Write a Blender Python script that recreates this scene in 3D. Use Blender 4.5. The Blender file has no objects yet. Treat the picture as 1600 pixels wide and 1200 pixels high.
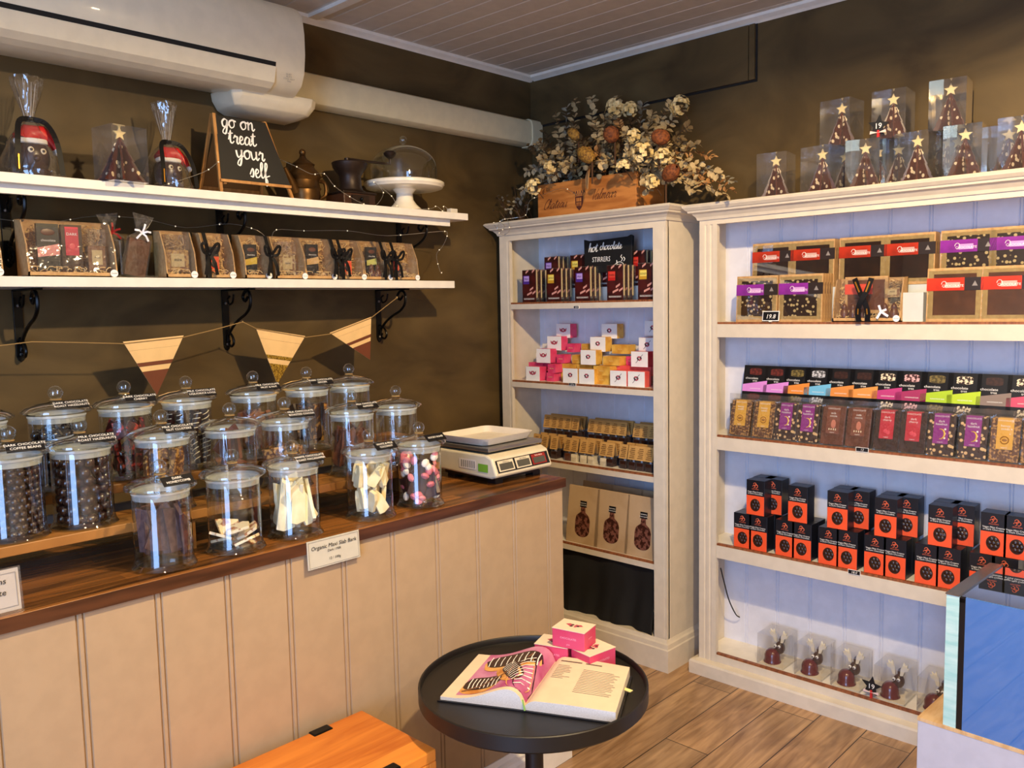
import bpy, bmesh, math, random
from mathutils import Vector, Matrix, noise
from math import sin, cos, pi, radians, atan2, sqrt
random.seed(7)
S = bpy.context.scene
COL = S.collection
D = bpy.data

# ------------------------------------------------------------------ camera
CAM = Vector((-3.21450332, -2.88013182, 1.55))
YAW, PITCH, ROLL, FPX = 0.810837387, 0.0922987953, -0.0193372905, 1316.31
_f = Vector((sin(YAW)*cos(PITCH), cos(YAW)*cos(PITCH), -sin(PITCH)))
_r = Vector((cos(YAW), -sin(YAW), 0)); _u = _r.cross(_f)
_r2 = cos(ROLL)*_r + sin(ROLL)*_u; _u2 = -sin(ROLL)*_r + cos(ROLL)*_u
cd = D.cameras.new('camera'); cam = D.objects.new('camera', cd); COL.objects.link(cam)
cd.sensor_width = 36; cd.lens = FPX/1600*36; cd.clip_start = .02
m = Matrix((( _r2.x, _u2.x, -_f.x, CAM.x), (_r2.y, _u2.y, -_f.y, CAM.y), (_r2.z, _u2.z, -_f.z, CAM.z), (0, 0, 0, 1)))
cam.matrix_world = m
S.camera = cam
def at(px, py, ax, v):
    d = _f + (px-800)/FPX*_r2 - (py-600)/FPX*_u2
    t = (v-CAM[ax])/d[ax]
    return CAM + d*t
def col_n(px): return _r2 - (px-800)/FPX*_f
def stack_y(px, x0, z): return yat(px, x0, z)
def yat(px, X, Z):
    n = col_n(px); return CAM.y - ((X-CAM.x)*n.x + (Z-CAM.z)*n.z)/n.y
def xat(px, Y, Z):
    n = col_n(px); return CAM.x - ((Y-CAM.y)*n.y + (Z-CAM.z)*n.z)/n.x

# ------------------------------------------------------------------ world, lights, exposure
S.view_settings.view_transform = 'Standard'; S.view_settings.look = 'None'
S.view_settings.gamma = 1; S.view_settings.use_curve_mapping = False
S.view_settings.exposure = -0.14
S.cycles.max_bounces = 8; S.cycles.diffuse_bounces = 4; S.cycles.transparent_max_bounces = 40
S.cycles.caustics_reflective = False; S.cycles.caustics_refractive = False
W = D.worlds.new('world'); S.world = W; W.use_nodes = True
bg = W.node_tree.nodes['Background']; bg.inputs[0].default_value = (.30, .50, 1, 1); bg.inputs[1].default_value = 2.2
WARM = (1, .74, .40)
def spot(name, loc, power, ang=150, blend=.35, soft=.035, color=WARM):
    l = D.lights.new(name, 'SPOT'); l.energy = power; l.color = color; l.spot_size = radians(ang); l.spot_blend = blend
    l.shadow_soft_size = soft
    o = D.objects.new(name, l); COL.objects.link(o); o.location = loc
    return o
LAMPS = [((-1.80, -2.40), 250, 172), ((-1.9, -3.7), 75, 160), ((-3.1, -2.5), 45, 120), ((-3.9, -4.0), 60, 150)]
for (x, y), p, a in LAMPS: spot('downlight_beam', (x, y, 2.655), p, a, .22 if a > 170 else .4)
# daylight through the shop window on the far left
al = D.lights.new('window_daylight', 'AREA'); al.energy = 165; al.color = (.34, .56, 1); al.shape = 'RECTANGLE'; al.size = 2.6; al.size_y = 1.6
ao = D.objects.new('window_daylight', al); COL.objects.link(ao); ao.location = (-5.42, -3.2, 1.45); ao.rotation_euler = (0, radians(-90), 0)

# ------------------------------------------------------------------ materials
def lin(h):
    h = h.lstrip('#'); r = [int(h[i:i+2], 16)/255 for i in (0, 2, 4)]
    return tuple(c/12.92 if c <= .04045 else ((c+.055)/1.055)**2.4 for c in r) + (1,)
MT = {}
def mat(name, c, rough=.5, metal=0, c2=None, scale=20, kind='noise', bump=0, spec=.5, stretch=(1, 1, 1), lo=.4, hi=.6, coat=0, emit=0, trans=0):
    if name in MT: return MT[name]
    m = D.materials.new(name); m.use_nodes = True; nt = m.node_tree; N = nt.nodes; L = nt.links
    b = N['Principled BSDF']; b.inputs['Base Color'].default_value = lin(c); b.inputs['Roughness'].default_value = rough
    b.inputs['Metallic'].default_value = metal; b.inputs['Specular IOR Level'].default_value = spec
    b.inputs['Coat Weight'].default_value = coat
    if emit: b.inputs['Emission Color'].default_value = lin(c); b.inputs['Emission Strength'].default_value = emit
    tc = N.new('ShaderNodeTexCoord'); mp = N.new('ShaderNodeMapping'); L.new(tc.outputs['Object'], mp.inputs[0]); mp.inputs['Scale'].default_value = stretch
    tx = None
    if kind == 'noise':
        tx = N.new('ShaderNodeTexNoise'); tx.inputs['Scale'].default_value = scale; tx.inputs['Detail'].default_value = 5; out = tx.outputs['Fac']
    elif kind == 'voronoi':
        tx = N.new('ShaderNodeTexVoronoi'); tx.inputs['Scale'].default_value = scale; out = tx.outputs['Distance']
    elif kind == 'wave':
        tx = N.new('ShaderNodeTexWave'); tx.inputs['Scale'].default_value = scale; tx.inputs['Distortion'].default_value = 6; tx.inputs['Detail'].default_value = 3; out = tx.outputs['Fac']
    L.new(mp.outputs[0], tx.inputs['Vector'])
    rp = N.new('ShaderNodeValToRGB'); rp.color_ramp.elements[0].position = lo; rp.color_ramp.elements[1].position = hi
    a = lin(c); bcol = lin(c2) if c2 else tuple(min(1, v*1.06) for v in a[:3]) + (1,)
    rp.color_ramp.elements[0].color = a; rp.color_ramp.elements[1].color = bcol
    L.new(out, rp.inputs[0]); L.new(rp.outputs[0], b.inputs['Base Color'])
    if bump:
        bp = N.new('ShaderNodeBump'); bp.inputs['Strength'].default_value = bump; bp.inputs['Distance'].default_value = .002
        L.new(out, bp.inputs['Height']); L.new(bp.outputs[0], b.inputs['Normal'])
    MT[name] = m; return m
def glass(name, tint='#ffffff', refl=1.0, gcol='#ffffff', rough=.02, body=0.0, bcol='#ffffff', bump=0, scale=30, ior=1.45):
    if name in MT: return MT[name]
    m = D.materials.new(name); m.use_nodes = True; nt = m.node_tree; N = nt.nodes; L = nt.links
    N.remove(N['Principled BSDF']); out = N['Material Output']
    t = N.new('ShaderNodeBsdfTransparent'); t.inputs[0].default_value = lin(tint)
    g = N.new('ShaderNodeBsdfGlossy'); g.inputs[0].default_value = lin(gcol); g.inputs['Roughness'].default_value = rough
    fr = N.new('ShaderNodeLayerWeight'); fr.inputs[0].default_value = .5      # schlick reflectance from the facing angle
    pw = N.new('ShaderNodeMath'); pw.operation = 'POWER'; pw.inputs[1].default_value = 4.5; L.new(fr.outputs['Facing'], pw.inputs[0])
    ma = N.new('ShaderNodeMath'); ma.operation = 'MULTIPLY_ADD'; ma.inputs[1].default_value = .8; ma.inputs[2].default_value = .04; L.new(pw.outputs[0], ma.inputs[0])
    ml = N.new('ShaderNodeMath'); ml.operation = 'MULTIPLY'; ml.inputs[1].default_value = refl; ml.use_clamp = True
    L.new(ma.outputs[0], ml.inputs[0])
    mx = N.new('ShaderNodeMixShader'); L.new(ml.outputs[0], mx.inputs[0]); L.new(t.outputs[0], mx.inputs[1]); L.new(g.outputs[0], mx.inputs[2])
    last = mx
    if body:
        df = N.new('ShaderNodeBsdfDiffuse'); df.inputs[0].default_value = lin(bcol)
        m2 = N.new('ShaderNodeMixShader'); m2.inputs[0].default_value = body; L.new(mx.outputs[0], m2.inputs[1]); L.new(df.outputs[0], m2.inputs[2]); last = m2
    if bump:
        tc = N.new('ShaderNodeTexCoord'); tx = N.new('ShaderNodeTexNoise'); tx.inputs['Scale'].default_value = scale; tx.inputs['Detail'].default_value = 2
        L.new(tc.outputs['Object'], tx.inputs['Vector']); bn = N.new('ShaderNodeBump'); bn.inputs['Strength'].default_value = bump; bn.inputs['Distance'].default_value = .02
        L.new(tx.outputs['Fac'], bn.inputs['Height']); L.new(bn.outputs[0], g.inputs['Normal'])
    L.new(last.outputs[0], out.inputs[0]); MT[name] = m; return m

WALL = mat('wall_plaster', '#42341f', .5, c2='#6c5836', scale=2.4, lo=.30, hi=.80, bump=.2, stretch=(1, 1, 1.7), spec=.22)
for _n in WALL.node_tree.nodes:
    if _n.type == 'TEX_NOISE': _n.inputs['Distortion'].default_value = .9
WHITE = mat('white_paint', '#e9e2d4', .45)
CREAM = mat('cream_paint', '#d8ccb8', .5)
CEIL = mat('ceiling_paint', '#cfc4b4', .5)
PANEL = mat('counter_panel_paint', '#aa9172', .42)
BACK = mat('back_panel_paint', '#dcdce4', .6)
BLACK = mat('black_card', '#0e0d0f', .35)
IRON = mat('black_iron', '#0c0b0a', .35, .6)
KRAFT = mat('kraft_card', '#c9a069', .7, c2='#bb905a', scale=60)
KRAFTD = mat('kraft_shadow_card', '#8f6a42', .7)
CHOC = mat('dark_chocolate', '#2c160e', .35, c2='#3a1d12', scale=30, coat=.2)
MILK = mat('milk_chocolate', '#5a2f1c', .35, c2='#6b3a24', scale=30)
WCHOC = mat('white_chocolate', '#ead9b4', .4, c2='#f4e8cb', scale=25)
NUT = mat('hazelnut_slab', '#e0bb84', .4, c2='#33190f', scale=62, kind='voronoi', lo=.30, hi=.36)
NUTS = mat('seeded_slab', '#5a3418', .45, c2='#b98a4a', scale=120, kind='noise', lo=.5, hi=.6)
PRINTW = mat('white_print', '#f2efe8', .6)
PAPER = mat('paper', '#d9cec2', .6)
GLASS = glass('clear_glass', '#f7fbfa', 2.0)
PLAST = glass('clear_plastic', '#f6f6f6', 1.6, '#ffffff', .04, .035, '#ccccd0')
CELLO = glass('crinkled_cellophane', '#f6f6f6', 2.2, '#ffffff', .09, .03, '#d8d4cc', bump=.35, scale=24)
SEAL = glass('seal_ring_plastic', '#eef2f2', 1.5, '#ffffff', .2, .36, '#f4f4ee')

# ------------------------------------------------------------------ mesh building
class MB:
    def __init__(s): s.v = []; s.f = []; s.m = []; s.mats = []; s.T = None
    def mi(s, mt):
        if mt not in s.mats: s.mats.append(mt)
        return s.mats.index(mt)
    def add(s, vs, fs, mt):
        b = len(s.v); i = s.mi(mt)
        for p in vs:
            p = Vector(p); s.v.append(s.T @ p if s.T else p)
        for f in fs: s.f.append(tuple(b+k for k in f)); s.m.append(i)
        return s
    def box(s, x0, x1, y0, y1, z0, z1, mt):
        vs = [(x, y, z) for x in (x0, x1) for y in (y0, y1) for z in (z0, z1)]
        return s.add(vs, [(0, 1, 3, 2), (4, 6, 7, 5), (0, 4, 5, 1), (2, 3, 7, 6), (0, 2, 6, 4), (1, 5, 7, 3)], mt)
    def prism(s, pts, n, a, b, mt):
        """polygon pts (2D) extruded along axis n from a to b"""
        def P(u, v, w): return {'x': (w, u, v), 'y': (u, w, v), 'z': (u, v, w)}[n]
        k = len(pts); vs = [P(u, v, a) for u, v in pts] + [P(u, v, b) for u, v in pts]
        fs = [tuple(range(k))[::-1], tuple(range(k, 2*k))] + [(i, (i+1) % k, k+(i+1) % k, k+i) for i in range(k)]
        return s.add(vs, fs, mt)
    def lathe(s, prof, mt, seg=24, c=(0, 0, 0), sx=1, sy=1):
        vs = []; fs = []; k = len(prof)
        for r, z in prof:
            for j in range(seg):
                a = 2*pi*j/seg; vs.append((c[0]+r*cos(a)*sx, c[1]+r*sin(a)*sy, c[2]+z))
        for i in range(k-1):
            for j in range(seg): fs.append((i*seg+j, i*seg+(j+1) % seg, (i+1)*seg+(j+1) % seg, (i+1)*seg+j))
        if prof[0][0] > 1e-5: fs.append(tuple(range(seg))[::-1])
        if prof[-1][0] > 1e-5: fs.append(tuple((k-1)*seg+j for j in range(seg)))
        return s.add(vs, fs, mt)
    def lathe_open(s, prof, mt, seg=24, c=(0, 0, 0), wob=0):
        vs = []; fs = []; k = len(prof)
        for r, z in prof:
            for j in range(seg):
                a = 2*pi*j/seg; rr = r*(1+wob*sin(a*7+z*30)+wob*.7*sin(a*3+1)); vs.append((c[0]+rr*cos(a), c[1]+rr*sin(a), c[2]+z))
        for i in range(k-1):
            for j in range(seg): fs.append((i*seg+j, i*seg+(j+1) % seg, (i+1)*seg+(j+1) % seg, (i+1)*seg+j))
        return s.add(vs, fs, mt)
    def ball(s, c, r, mt, sx=1, sy=1, sz=1, seg=14, rings=8):
        prof = [(max(1e-6, r*sin(pi*i/rings)), -r*cos(pi*i/rings)*sz) for i in range(rings+1)]
        return s.lathe(prof, mt, seg, c, sx, sy)
    def tube(s, pts, r, mt, seg=6, closed=False):
        pts = [Vector(p) for p in pts]; n = len(pts)
        if n < 2: return s
        vs = []; fs = []; up = Vector((0, 0, 1)); prev = None
        for i, p in enumerate(pts):
            t = (pts[min(i+1, n-1)]-pts[max(i-1, 0)]); t = t.normalized() if t.length > 1e-9 else Vector((0, 0, 1))
            a = prev if prev is not None else (up if abs(t.z) < .9 else Vector((1, 0, 0)))
            a = (a - t*a.dot(t)); a = a.normalized() if a.length > 1e-6 else t.orthogonal().normalized()
            prev = a; b = t.cross(a); rr = r[i] if isinstance(r, (list, tuple)) else r
            for j in range(seg):
                q = 2*pi*j/seg; vs.append(p + (a*cos(q)+b*sin(q))*rr)
        for i in range(n-1):
            for j in range(seg): fs.append((i*seg+j, i*seg+(j+1) % seg, (i+1)*seg+(j+1) % seg, (i+1)*seg+j))
        fs.append(tuple(range(seg))[::-1]); fs.append(tuple((n-1)*seg+j for j in range(seg)))
        return s.add(vs, fs, mt)
    def quad(s, a, b, c, d, mt): return s.add([a, b, c, d], [(0, 1, 2, 3)], mt)
    def sheet(s, fn, nu, nv, mt):
        vs = [fn(i/nu, j/nv) for j in range(nv+1) for i in range(nu+1)]
        fs = [(j*(nu+1)+i, j*(nu+1)+i+1, (j+1)*(nu+1)+i+1, (j+1)*(nu+1)+i) for j in range(nv) for i in range(nu)]
        return s.add(vs, fs, mt)
    def build(s, name, parent=None, smooth=False, bevel=0, solid=0):
        me = D.meshes.new(name); me.from_pydata([tuple(p) for p in s.v], [], s.f)
        for mt in s.mats: me.materials.append(mt)
        me.polygons.foreach_set('material_index', s.m)
        bm = bmesh.new(); bm.from_mesh(me); bmesh.ops.recalc_face_normals(bm, faces=bm.faces); bm.to_mesh(me); bm.free()
        if smooth:
            me.polygons.foreach_set('use_smooth', [True]*len(me.polygons))
            try: me.set_sharp_from_angle(angle=radians(38))
            except Exception: pass
        o = D.objects.new(name, me); COL.objects.link(o)
        if parent: o.parent = parent
        if bevel:
            b = o.modifiers.new('bevel', 'BEVEL'); b.width = bevel; b.segments = 2; b.limit_method = 'ANGLE'
        if solid:
            b = o.modifiers.new('thick', 'SOLIDIFY'); b.thickness = solid; b.offset = 0
        return o
def tag(o, label, cat, group=None):
    o['label'] = label; o['category'] = cat
    if group: o['group'] = group
    return o
def thing(name, label, cat, loc=(0, 0, 0), rz=0, group=None):
    o = D.objects.new(name, None); COL.objects.link(o); o.location = loc; o.rotation_euler = (0, 0, rz); o.empty_display_size = .02
    return tag(o, label, cat, group)
def struct(o): o['kind'] = 'structure'; return o
KIDS = {}
def clone(root, loc, rz=0, label=None, group=None, rot=None):
    r = root.copy(); COL.objects.link(r); r.location = loc; r.rotation_euler = rot if rot else (0, 0, rz)
    if label: r['label'] = label
    if group: r['group'] = group
    if root not in KIDS: KIDS[root] = [(c, [g for g in D.objects if g.parent == c]) for c in D.objects if c.parent == root]
    for c, gs in KIDS[root]:
        k = c.copy(); COL.objects.link(k); k.parent = r
        for g in gs:
            q = g.copy(); COL.objects.link(q); q.parent = k
    return r
class Multi:
    """first call places the prototype, later calls clone it"""
    def __init__(s, make): s.make = make; s.first = None
    def put(s, loc, rz=0, label=None, group=None, rot=None):
        if s.first is None:
            s.first = s.make(); s.first.location = loc; s.first.rotation_euler = rot if rot else (0, 0, rz)
            if label: s.first['label'] = label
            if group: s.first['group'] = group
            return s.first
        return clone(s.first, loc, rz, label, group, rot)

# lettering ---------------------------------------------------------
_tc = {}
def text_mesh(txt, shear=0):
    k = (txt, shear)
    if k in _tc: return _tc[k]
    cu = D.curves.new('t', 'FONT'); cu.body = txt; cu.size = 1; cu.resolution_u = 2; cu.align_x = 'CENTER'; cu.shear = shear; cu.space_line = .9
    o = D.objects.new('t', cu); COL.objects.link(o)
    me = bpy.data.meshes.new_from_object(o.evaluated_get(bpy.context.evaluated_depsgraph_get()))
    vs = [v.co.copy() for v in me.vertices]; fs = [tuple(p.vertices) for p in me.polygons]
    D.objects.remove(o); D.curves.remove(cu); D.meshes.remove(me)
    _tc[k] = (vs, fs); return _tc[k]
def text(mb, txt, org, ux, uy, size, mt, shear=0, sx=1, off=.0006):
    """centre-bottom of first line at org; ux, uy unit directions"""
    vs, fs = text_mesh(txt, shear); ux = Vector(ux); uy = Vector(uy); n = ux.cross(uy)
    mb.add([Vector(org)+ux*v.x*size*sx+uy*v.y*size+n*off for v in vs], fs, mt)
GL = {
'o': ([[(.5,1),(.15,.8),(.05,.4),(.3,0),(.65,.2),(.7,.7),(.5,1),(.75,.9),(.95,.85)]], .9),
'g': ([[(.7,.85),(.4,1),(.08,.6),(.2,.05),(.55,.2),(.7,.9),(.65,0),(.45,-.8),(.1,-.7),(.3,-.2),(.95,.4)]], .9),
'n': ([[(0,.8),(.15,1),(.15,0),(.2,.6),(.5,1),(.65,.8),(.65,.2),(.8,0),(1,.3)]], 1),
'm': ([[(0,.8),(.12,1),(.12,0),(.2,.7),(.38,1),(.45,.8),(.45,0),(.5,.7),(.7,1),(.8,.8),(.8,.2),(.95,0),(1.1,.3)]], 1.1),
't': ([[(0,.4),(.3,1.6),(.22,.3),(.45,0),(.7,.3)], [(-.05,1.15),(.3,1.2),(.6,1.28)]], .65),
'r': ([[(0,.6),(.2,1.05),(.25,.85),(.5,.85),(.42,.2),(.6,0),(.75,.3)]], .7),
'e': ([[(0,.35),(.4,.55),(.5,.85),(.3,1),(.1,.6),(.2,.05),(.5,.05),(.75,.4)]], .7),
'a': ([[(.65,.85),(.35,1),(.05,.5),(.2,0),(.5,.2),(.68,.9),(.65,.2),(.8,0),(.95,.3)]], .9),
'y': ([[(0,.9),(.1,.3),(.3,.1),(.6,.5),(.65,1),(.6,0),(.4,-.8),(.1,-.7),(.3,-.2),(.95,.4)]], .9),
'u': ([[(0,.9),(.1,.2),(.3,0),(.6,.4),(.65,1),(.65,.2),(.8,0),(1,.3)]], .95),
's': ([[(0,.3),(.35,1.05),(.45,.5),(.35,.05),(.05,.1)]], .6),
'l': ([[(0,.3),(.35,1.3),(.35,1.85),(.15,1.6),(.15,.3),(.35,0),(.6,.35)]], .55),
'f': ([[(0,.3),(.4,1.4),(.35,1.85),(.15,1.5),(.15,-.7),(.3,-.8),(.35,-.3),(.2,.1),(.7,.35)]], .6),
'h': ([[(0,.3),(.3,1.4),(.25,1.85),(.1,1.5),(.1,0),(.2,.6),(.45,1),(.6,.7),(.6,.15),(.75,0),(.9,.3)]], .85),
'c': ([[(.55,.8),(.35,1),(.08,.6),(.2,.05),(.5,.05),(.75,.35)]], .7),
'C': ([[(.9,1.5),(.6,1.9),(.1,1.1),(.2,.1),(.7,.05),(1,.5)]], 1.0),
'V': ([[(0,1.7),(.3,1.8),(.45,0),(1.1,1.9)]], .9),
'^': ([[(-.75,1.2),(-.55,1.5),(-.35,1.2)]], 0),
' ': ([], .6)}
def script(mb, txt, org, ux, uy, size, mt, pen=.08, slant=.15, thick=.5):
    """handwritten lettering as flattened tubes; org = left end of the baseline; returns its width"""
    ux = Vector(ux); uy = Vector(uy); n = ux.cross(uy); x = 0
    for ch in txt:
        st, w = GL[ch]
        for pl in st:
            P = []
            for i in range(len(pl)-1):
                p0 = Vector(pl[max(i-1, 0)]); p1 = Vector(pl[i]); p2 = Vector(pl[i+1]); p3 = Vector(pl[min(i+2, len(pl)-1)])
                for k in range(4):
                    t = k/4; P.append(.5*((2*p1)+(p2-p0)*t+(2*p0-5*p1+4*p2-p3)*t*t+(3*p1-p0-3*p2+p3)*t**3))
            P.append(Vector(pl[-1]))
            pts = [Vector(org)+ux*((x+p.x+slant*p.y)*size)+uy*(p.y*size)+n*.0006 for p in P]
            k = len(P); rad = []
            for i in range(k):
                d = P[min(i+1, k-1)]-P[max(i-1, 0)]; rad.append(size*pen*(1.25 if d.y < 0 else .8))
            vs = []; fs = []
            for i, p in enumerate(pts):
                d = P[min(i+1, k-1)]-P[max(i-1, 0)]; d = d.normalized() if d.length > 0 else Vector((1, 0)); q = ux*(-d.y)+uy*d.x
                vs += [p+q*rad[i], p-q*rad[i]]
            for i in range(k-1): fs.append((2*i, 2*i+1, 2*i+3, 2*i+2))
            mb.add(vs, fs, mt)
        x += w
    return x*size
def grooved(mb, L, a0, a1, off, z0, z1, pitch, depth, gw, gap, mt, phase=0):
    """vertical board face: runs along coordinate 'L' ('x' or 'y'); off = face plane; pairs of v-grooves every pitch; depth signed"""
    pts = [(a0, 0)]
    k = math.ceil((a0-phase)/pitch)
    while phase+k*pitch < a1:
        c = phase+k*pitch; k += 1
        if c-gap < a0+.005 or c+gap > a1-.005: continue
        for s_ in ((-gap, gap) if gap else (0,)):
            pts += [(c+s_-gw, 0), (c+s_, depth), (c+s_+gw, 0)]
    pts.append((a1, 0))
    vs = []
    for a, d in pts:
        for z in (z0, z1): vs.append((a, off+d, z) if L == 'x' else (off+d, a, z))
    fs = [(2*i, 2*i+2, 2*i+3, 2*i+1) for i in range(len(pts)-1)]
    mb.add(vs, fs, mt)
# ------------------------------------------------------------------ setting
XW, YW, ZC = .02, .02, 2.69     # wall_right plane, wall_back plane, ceiling
XL, YF = -5.5, -5.2
def floor_mat():
    m = D.materials.new('oak_laminate_floor'); m.use_nodes = True; nt = m.node_tree; N = nt.nodes; L = nt.links; b = N['Principled BSDF']
    tc = N.new('ShaderNodeTexCoord'); mp = N.new('ShaderNodeMapping'); mp.inputs['Location'].default_value = (.3, .085, 0); L.new(tc.outputs['Object'], mp.inputs[0])
    br = N.new('ShaderNodeTexBrick'); br.inputs['Scale'].default_value = 1; br.inputs['Brick Width'].default_value = 1.25; br.inputs['Row Height'].default_value = .17
    br.inputs['Mortar Size'].default_value = .0018; br.inputs['Mortar Smooth'].default_value = .1; br.offset = .37
    br.inputs['Color1'].default_value = (.0, .0, .0, 1); br.inputs['Color2'].default_value = (1, 1, 1, 1); br.inputs['Mortar'].default_value = (.5, .5, .5, 1)
    L.new(mp.outputs[0], br.inputs['Vector'])
    m2 = N.new('ShaderNodeMapping'); m2.inputs['Scale'].default_value = (1.3, 14, 1); L.new(tc.outputs['Object'], m2.inputs[0])
    n1 = N.new('ShaderNodeTexNoise'); n1.inputs['Scale'].default_value = 2.2; n1.inputs['Detail'].default_value = 8; n1.inputs['Distortion'].default_value = 1.2
    L.new(m2.outputs[0], n1.inputs['Vector'])
    r1 = N.new('ShaderNodeValToRGB'); e = r1.color_ramp.elements; e[0].position = .3; e[1].position = .72; e[0].color = lin('#8c6a48'); e[1].color = lin('#cba67c')
    L.new(n1.outputs['Fac'], r1.inputs[0])
    n2 = N.new('ShaderNodeTexNoise'); n2.inputs['Scale'].default_value = 3.5; n2.inputs['Detail'].default_value = 3; n2.inputs['Distortion'].default_value = .8
    m3 = N.new('ShaderNodeMapping'); m3.inputs['Scale'].default_value = (1, 2.6, 1); L.new(tc.outputs['Object'], m3.inputs[0]); L.new(m3.outputs[0], n2.inputs['Vector'])
    r2 = N.new('ShaderNodeValToRGB'); e = r2.color_ramp.elements; e[0].position = .34; e[1].position = .55; e[0].color = (.45, .42, .4, 1); e[1].color = (1, 1, 1, 1)
    L.new(n2.outputs['Fac'], r2.inputs[0])
    mu = N.new('ShaderNodeMix'); mu.data_type = 'RGBA'; mu.blend_type = 'MULTIPLY'; mu.inputs[0].default_value = .55
    L.new(r1.outputs[0], mu.inputs[6]); L.new(r2.outputs[0], mu.inputs[7])
    m4 = N.new('ShaderNodeMix'); m4.data_type = 'RGBA'; m4.blend_type = 'MULTIPLY'; m4.inputs[0].default_value = 1
    r3 = N.new('ShaderNodeValToRGB'); e = r3.color_ramp.elements; e[0].color = (.8, .8, .8, 1); e[1].color = (1.08, 1.04, 1, 1)
    L.new(br.outputs['Color'], r3.inputs[0]); L.new(mu.outputs[2], m4.inputs[6]); L.new(r3.outputs[0], m4.inputs[7])
    m5 = N.new('ShaderNodeMix'); m5.data_type = 'RGBA'; L.new(br.outputs['Fac'], m5.inputs[0]); L.new(m4.outputs[2], m5.inputs[6]); m5.inputs[7].default_value = lin('#2a1b10')
    L.new(m5.outputs[2], b.inputs['Base Color']); b.inputs['Roughness'].default_value = .33
    return m
def board_mat(name, c1, c2, rough=.35, rows=.045, length=.5, axis_scale=(1.2, 16, 1)):
    m = D.materials.new(name); m.use_nodes = True; nt = m.node_tree; N = nt.nodes; L = nt.links; b = N['Principled BSDF']
    tc = N.new('ShaderNodeTexCoord')
    br = N.new('ShaderNodeTexBrick'); br.inputs['Scale'].default_value = 1; br.inputs['Brick Width'].default_value = length; br.inputs['Row Height'].default_value = rows
    br.inputs['Mortar Size'].default_value = 0; br.offset = .43; br.inputs['Color1'].default_value = (0, 0, 0, 1); br.inputs['Color2'].default_value = (1, 1, 1, 1)
    L.new(tc.outputs['Object'], br.inputs['Vector'])
    mp = N.new('ShaderNodeMapping'); mp.inputs['Scale'].default_value = axis_scale; L.new(tc.outputs['Object'], mp.inputs[0])
    n = N.new('ShaderNodeTexNoise'); n.inputs['Scale'].default_value = 3; n.inputs['Detail'].default_value = 7; n.inputs['Distortion'].default_value = .8; L.new(mp.outputs[0], n.inputs['Vector'])
    ad = N.new('ShaderNodeMath'); ad.operation = 'MULTIPLY_ADD'; ad.inputs[1].default_value = .45; L.new(br.outputs['Color'], ad.inputs[0]); L.new(n.outputs['Fac'], ad.inputs[2])
    r = N.new('ShaderNodeValToRGB'); e = r.color_ramp.elements; e[0].position = .35; e[1].position = .95; e[0].color = lin(c1); e[1].color = lin(c2)
    L.new(ad.outputs[0], r.inputs[0]); L.new(r.outputs[0], b.inputs['Base Color']); b.inputs['Roughness'].default_value = rough
    return m
ACACIA = board_mat('acacia_worktop', '#180a04', '#8f5c2c', .25)
STEPW = board_mat('stained_step_timber', '#4a2912', '#a8733a', .35)
EDGEW = mat('dark_timber_edge', '#3c200f', .35, c2='#54301a', scale=5, stretch=(1, 4, 8))
mb = MB(); mb.quad((XL, YF, 0), (XW, YF, 0), (XW, YW, 0), (XL, YW, 0), floor_mat()); fl = struct(mb.build('floor'))
# ceiling: boards running towards the back wall, fine v-grooves between them
mb = MB(); pts = []; x = XL
pts.append((XL, 0))
k = 0
while XL+.105*(k+1) < XW-.01:
    k += 1; c = XL+.105*k; pts += [(c-.004, 0), (c, .005), (c+.004, 0)]
pts.append((XW, 0)); vs = []
for a, d in pts: vs += [(a, YF, ZC+d), (a, YW, ZC+d)]
mb.add(vs, [(2*i, 2*i+1, 2*i+3, 2*i+2) for i in range(len(pts)-1)], CEIL); struct(mb.build('ceiling'))
mb = MB(); mb.box(XL, XW, YW, YW+.1, 0, ZC, WALL); struct(mb.build('wall_back'))
mb = MB(); mb.box(XW, XW+.1, YF, YW, 0, ZC, WALL); struct(mb.build('wall_right'))
mb = MB(); mb.box(XL, XW, YF-.1, YF, 0, ZC, CREAM); struct(mb.build('wall_front'))
mb = MB(); WY0, WY1, WZ0, WZ1 = -4.6, -1.8, .55, 2.35
for a in ((YF, WY0, 0, ZC), (WY1, YW, 0, ZC), (WY0, WY1, 0, WZ0), (WY0, WY1, WZ1, ZC)): mb.box(XL-.1, XL, *a, CREAM)
struct(mb.build('wall_left'))
mb = MB()
for a in ((WY0, WY0+.05, WZ0, WZ1), (WY1-.05, WY1, WZ0, WZ1), (-3.22, -3.18, WZ0, WZ1), (WY0, WY1, WZ0, WZ0+.05), (WY0, WY1, WZ1-.05, WZ1)): mb.box(XL-.07, XL-.02, *a, WHITE)
w = struct(mb.build('window_1')); mb = MB(); mb.box(XL-.05, XL-.044, WY0+.05, WY1-.05, WZ0+.05, WZ1-.05, GLASS); mb.build('pane', w)
# ceiling trims and batten
mb = MB(); mb.prism([(YW, ZC), (YW-.022, ZC), (YW-.022, ZC-.012), (YW-.008, ZC-.022), (YW, ZC-.03)], 'x', XL, XW, WHITE); struct(mb.build('trim_1'))
mb = MB(); mb.prism([(XW, ZC), (XW-.03, ZC), (XW-.03, ZC-.012), (XW-.01, ZC-.022), (XW, ZC-.03)], 'y', YF, YW-.02, WHITE); struct(mb.build('trim_2'))
mb = MB(); mb.box(-1.29, -1.25, YF, YW-.02, ZC-.014, ZC, WHITE); struct(mb.build('trim_3'))
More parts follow.
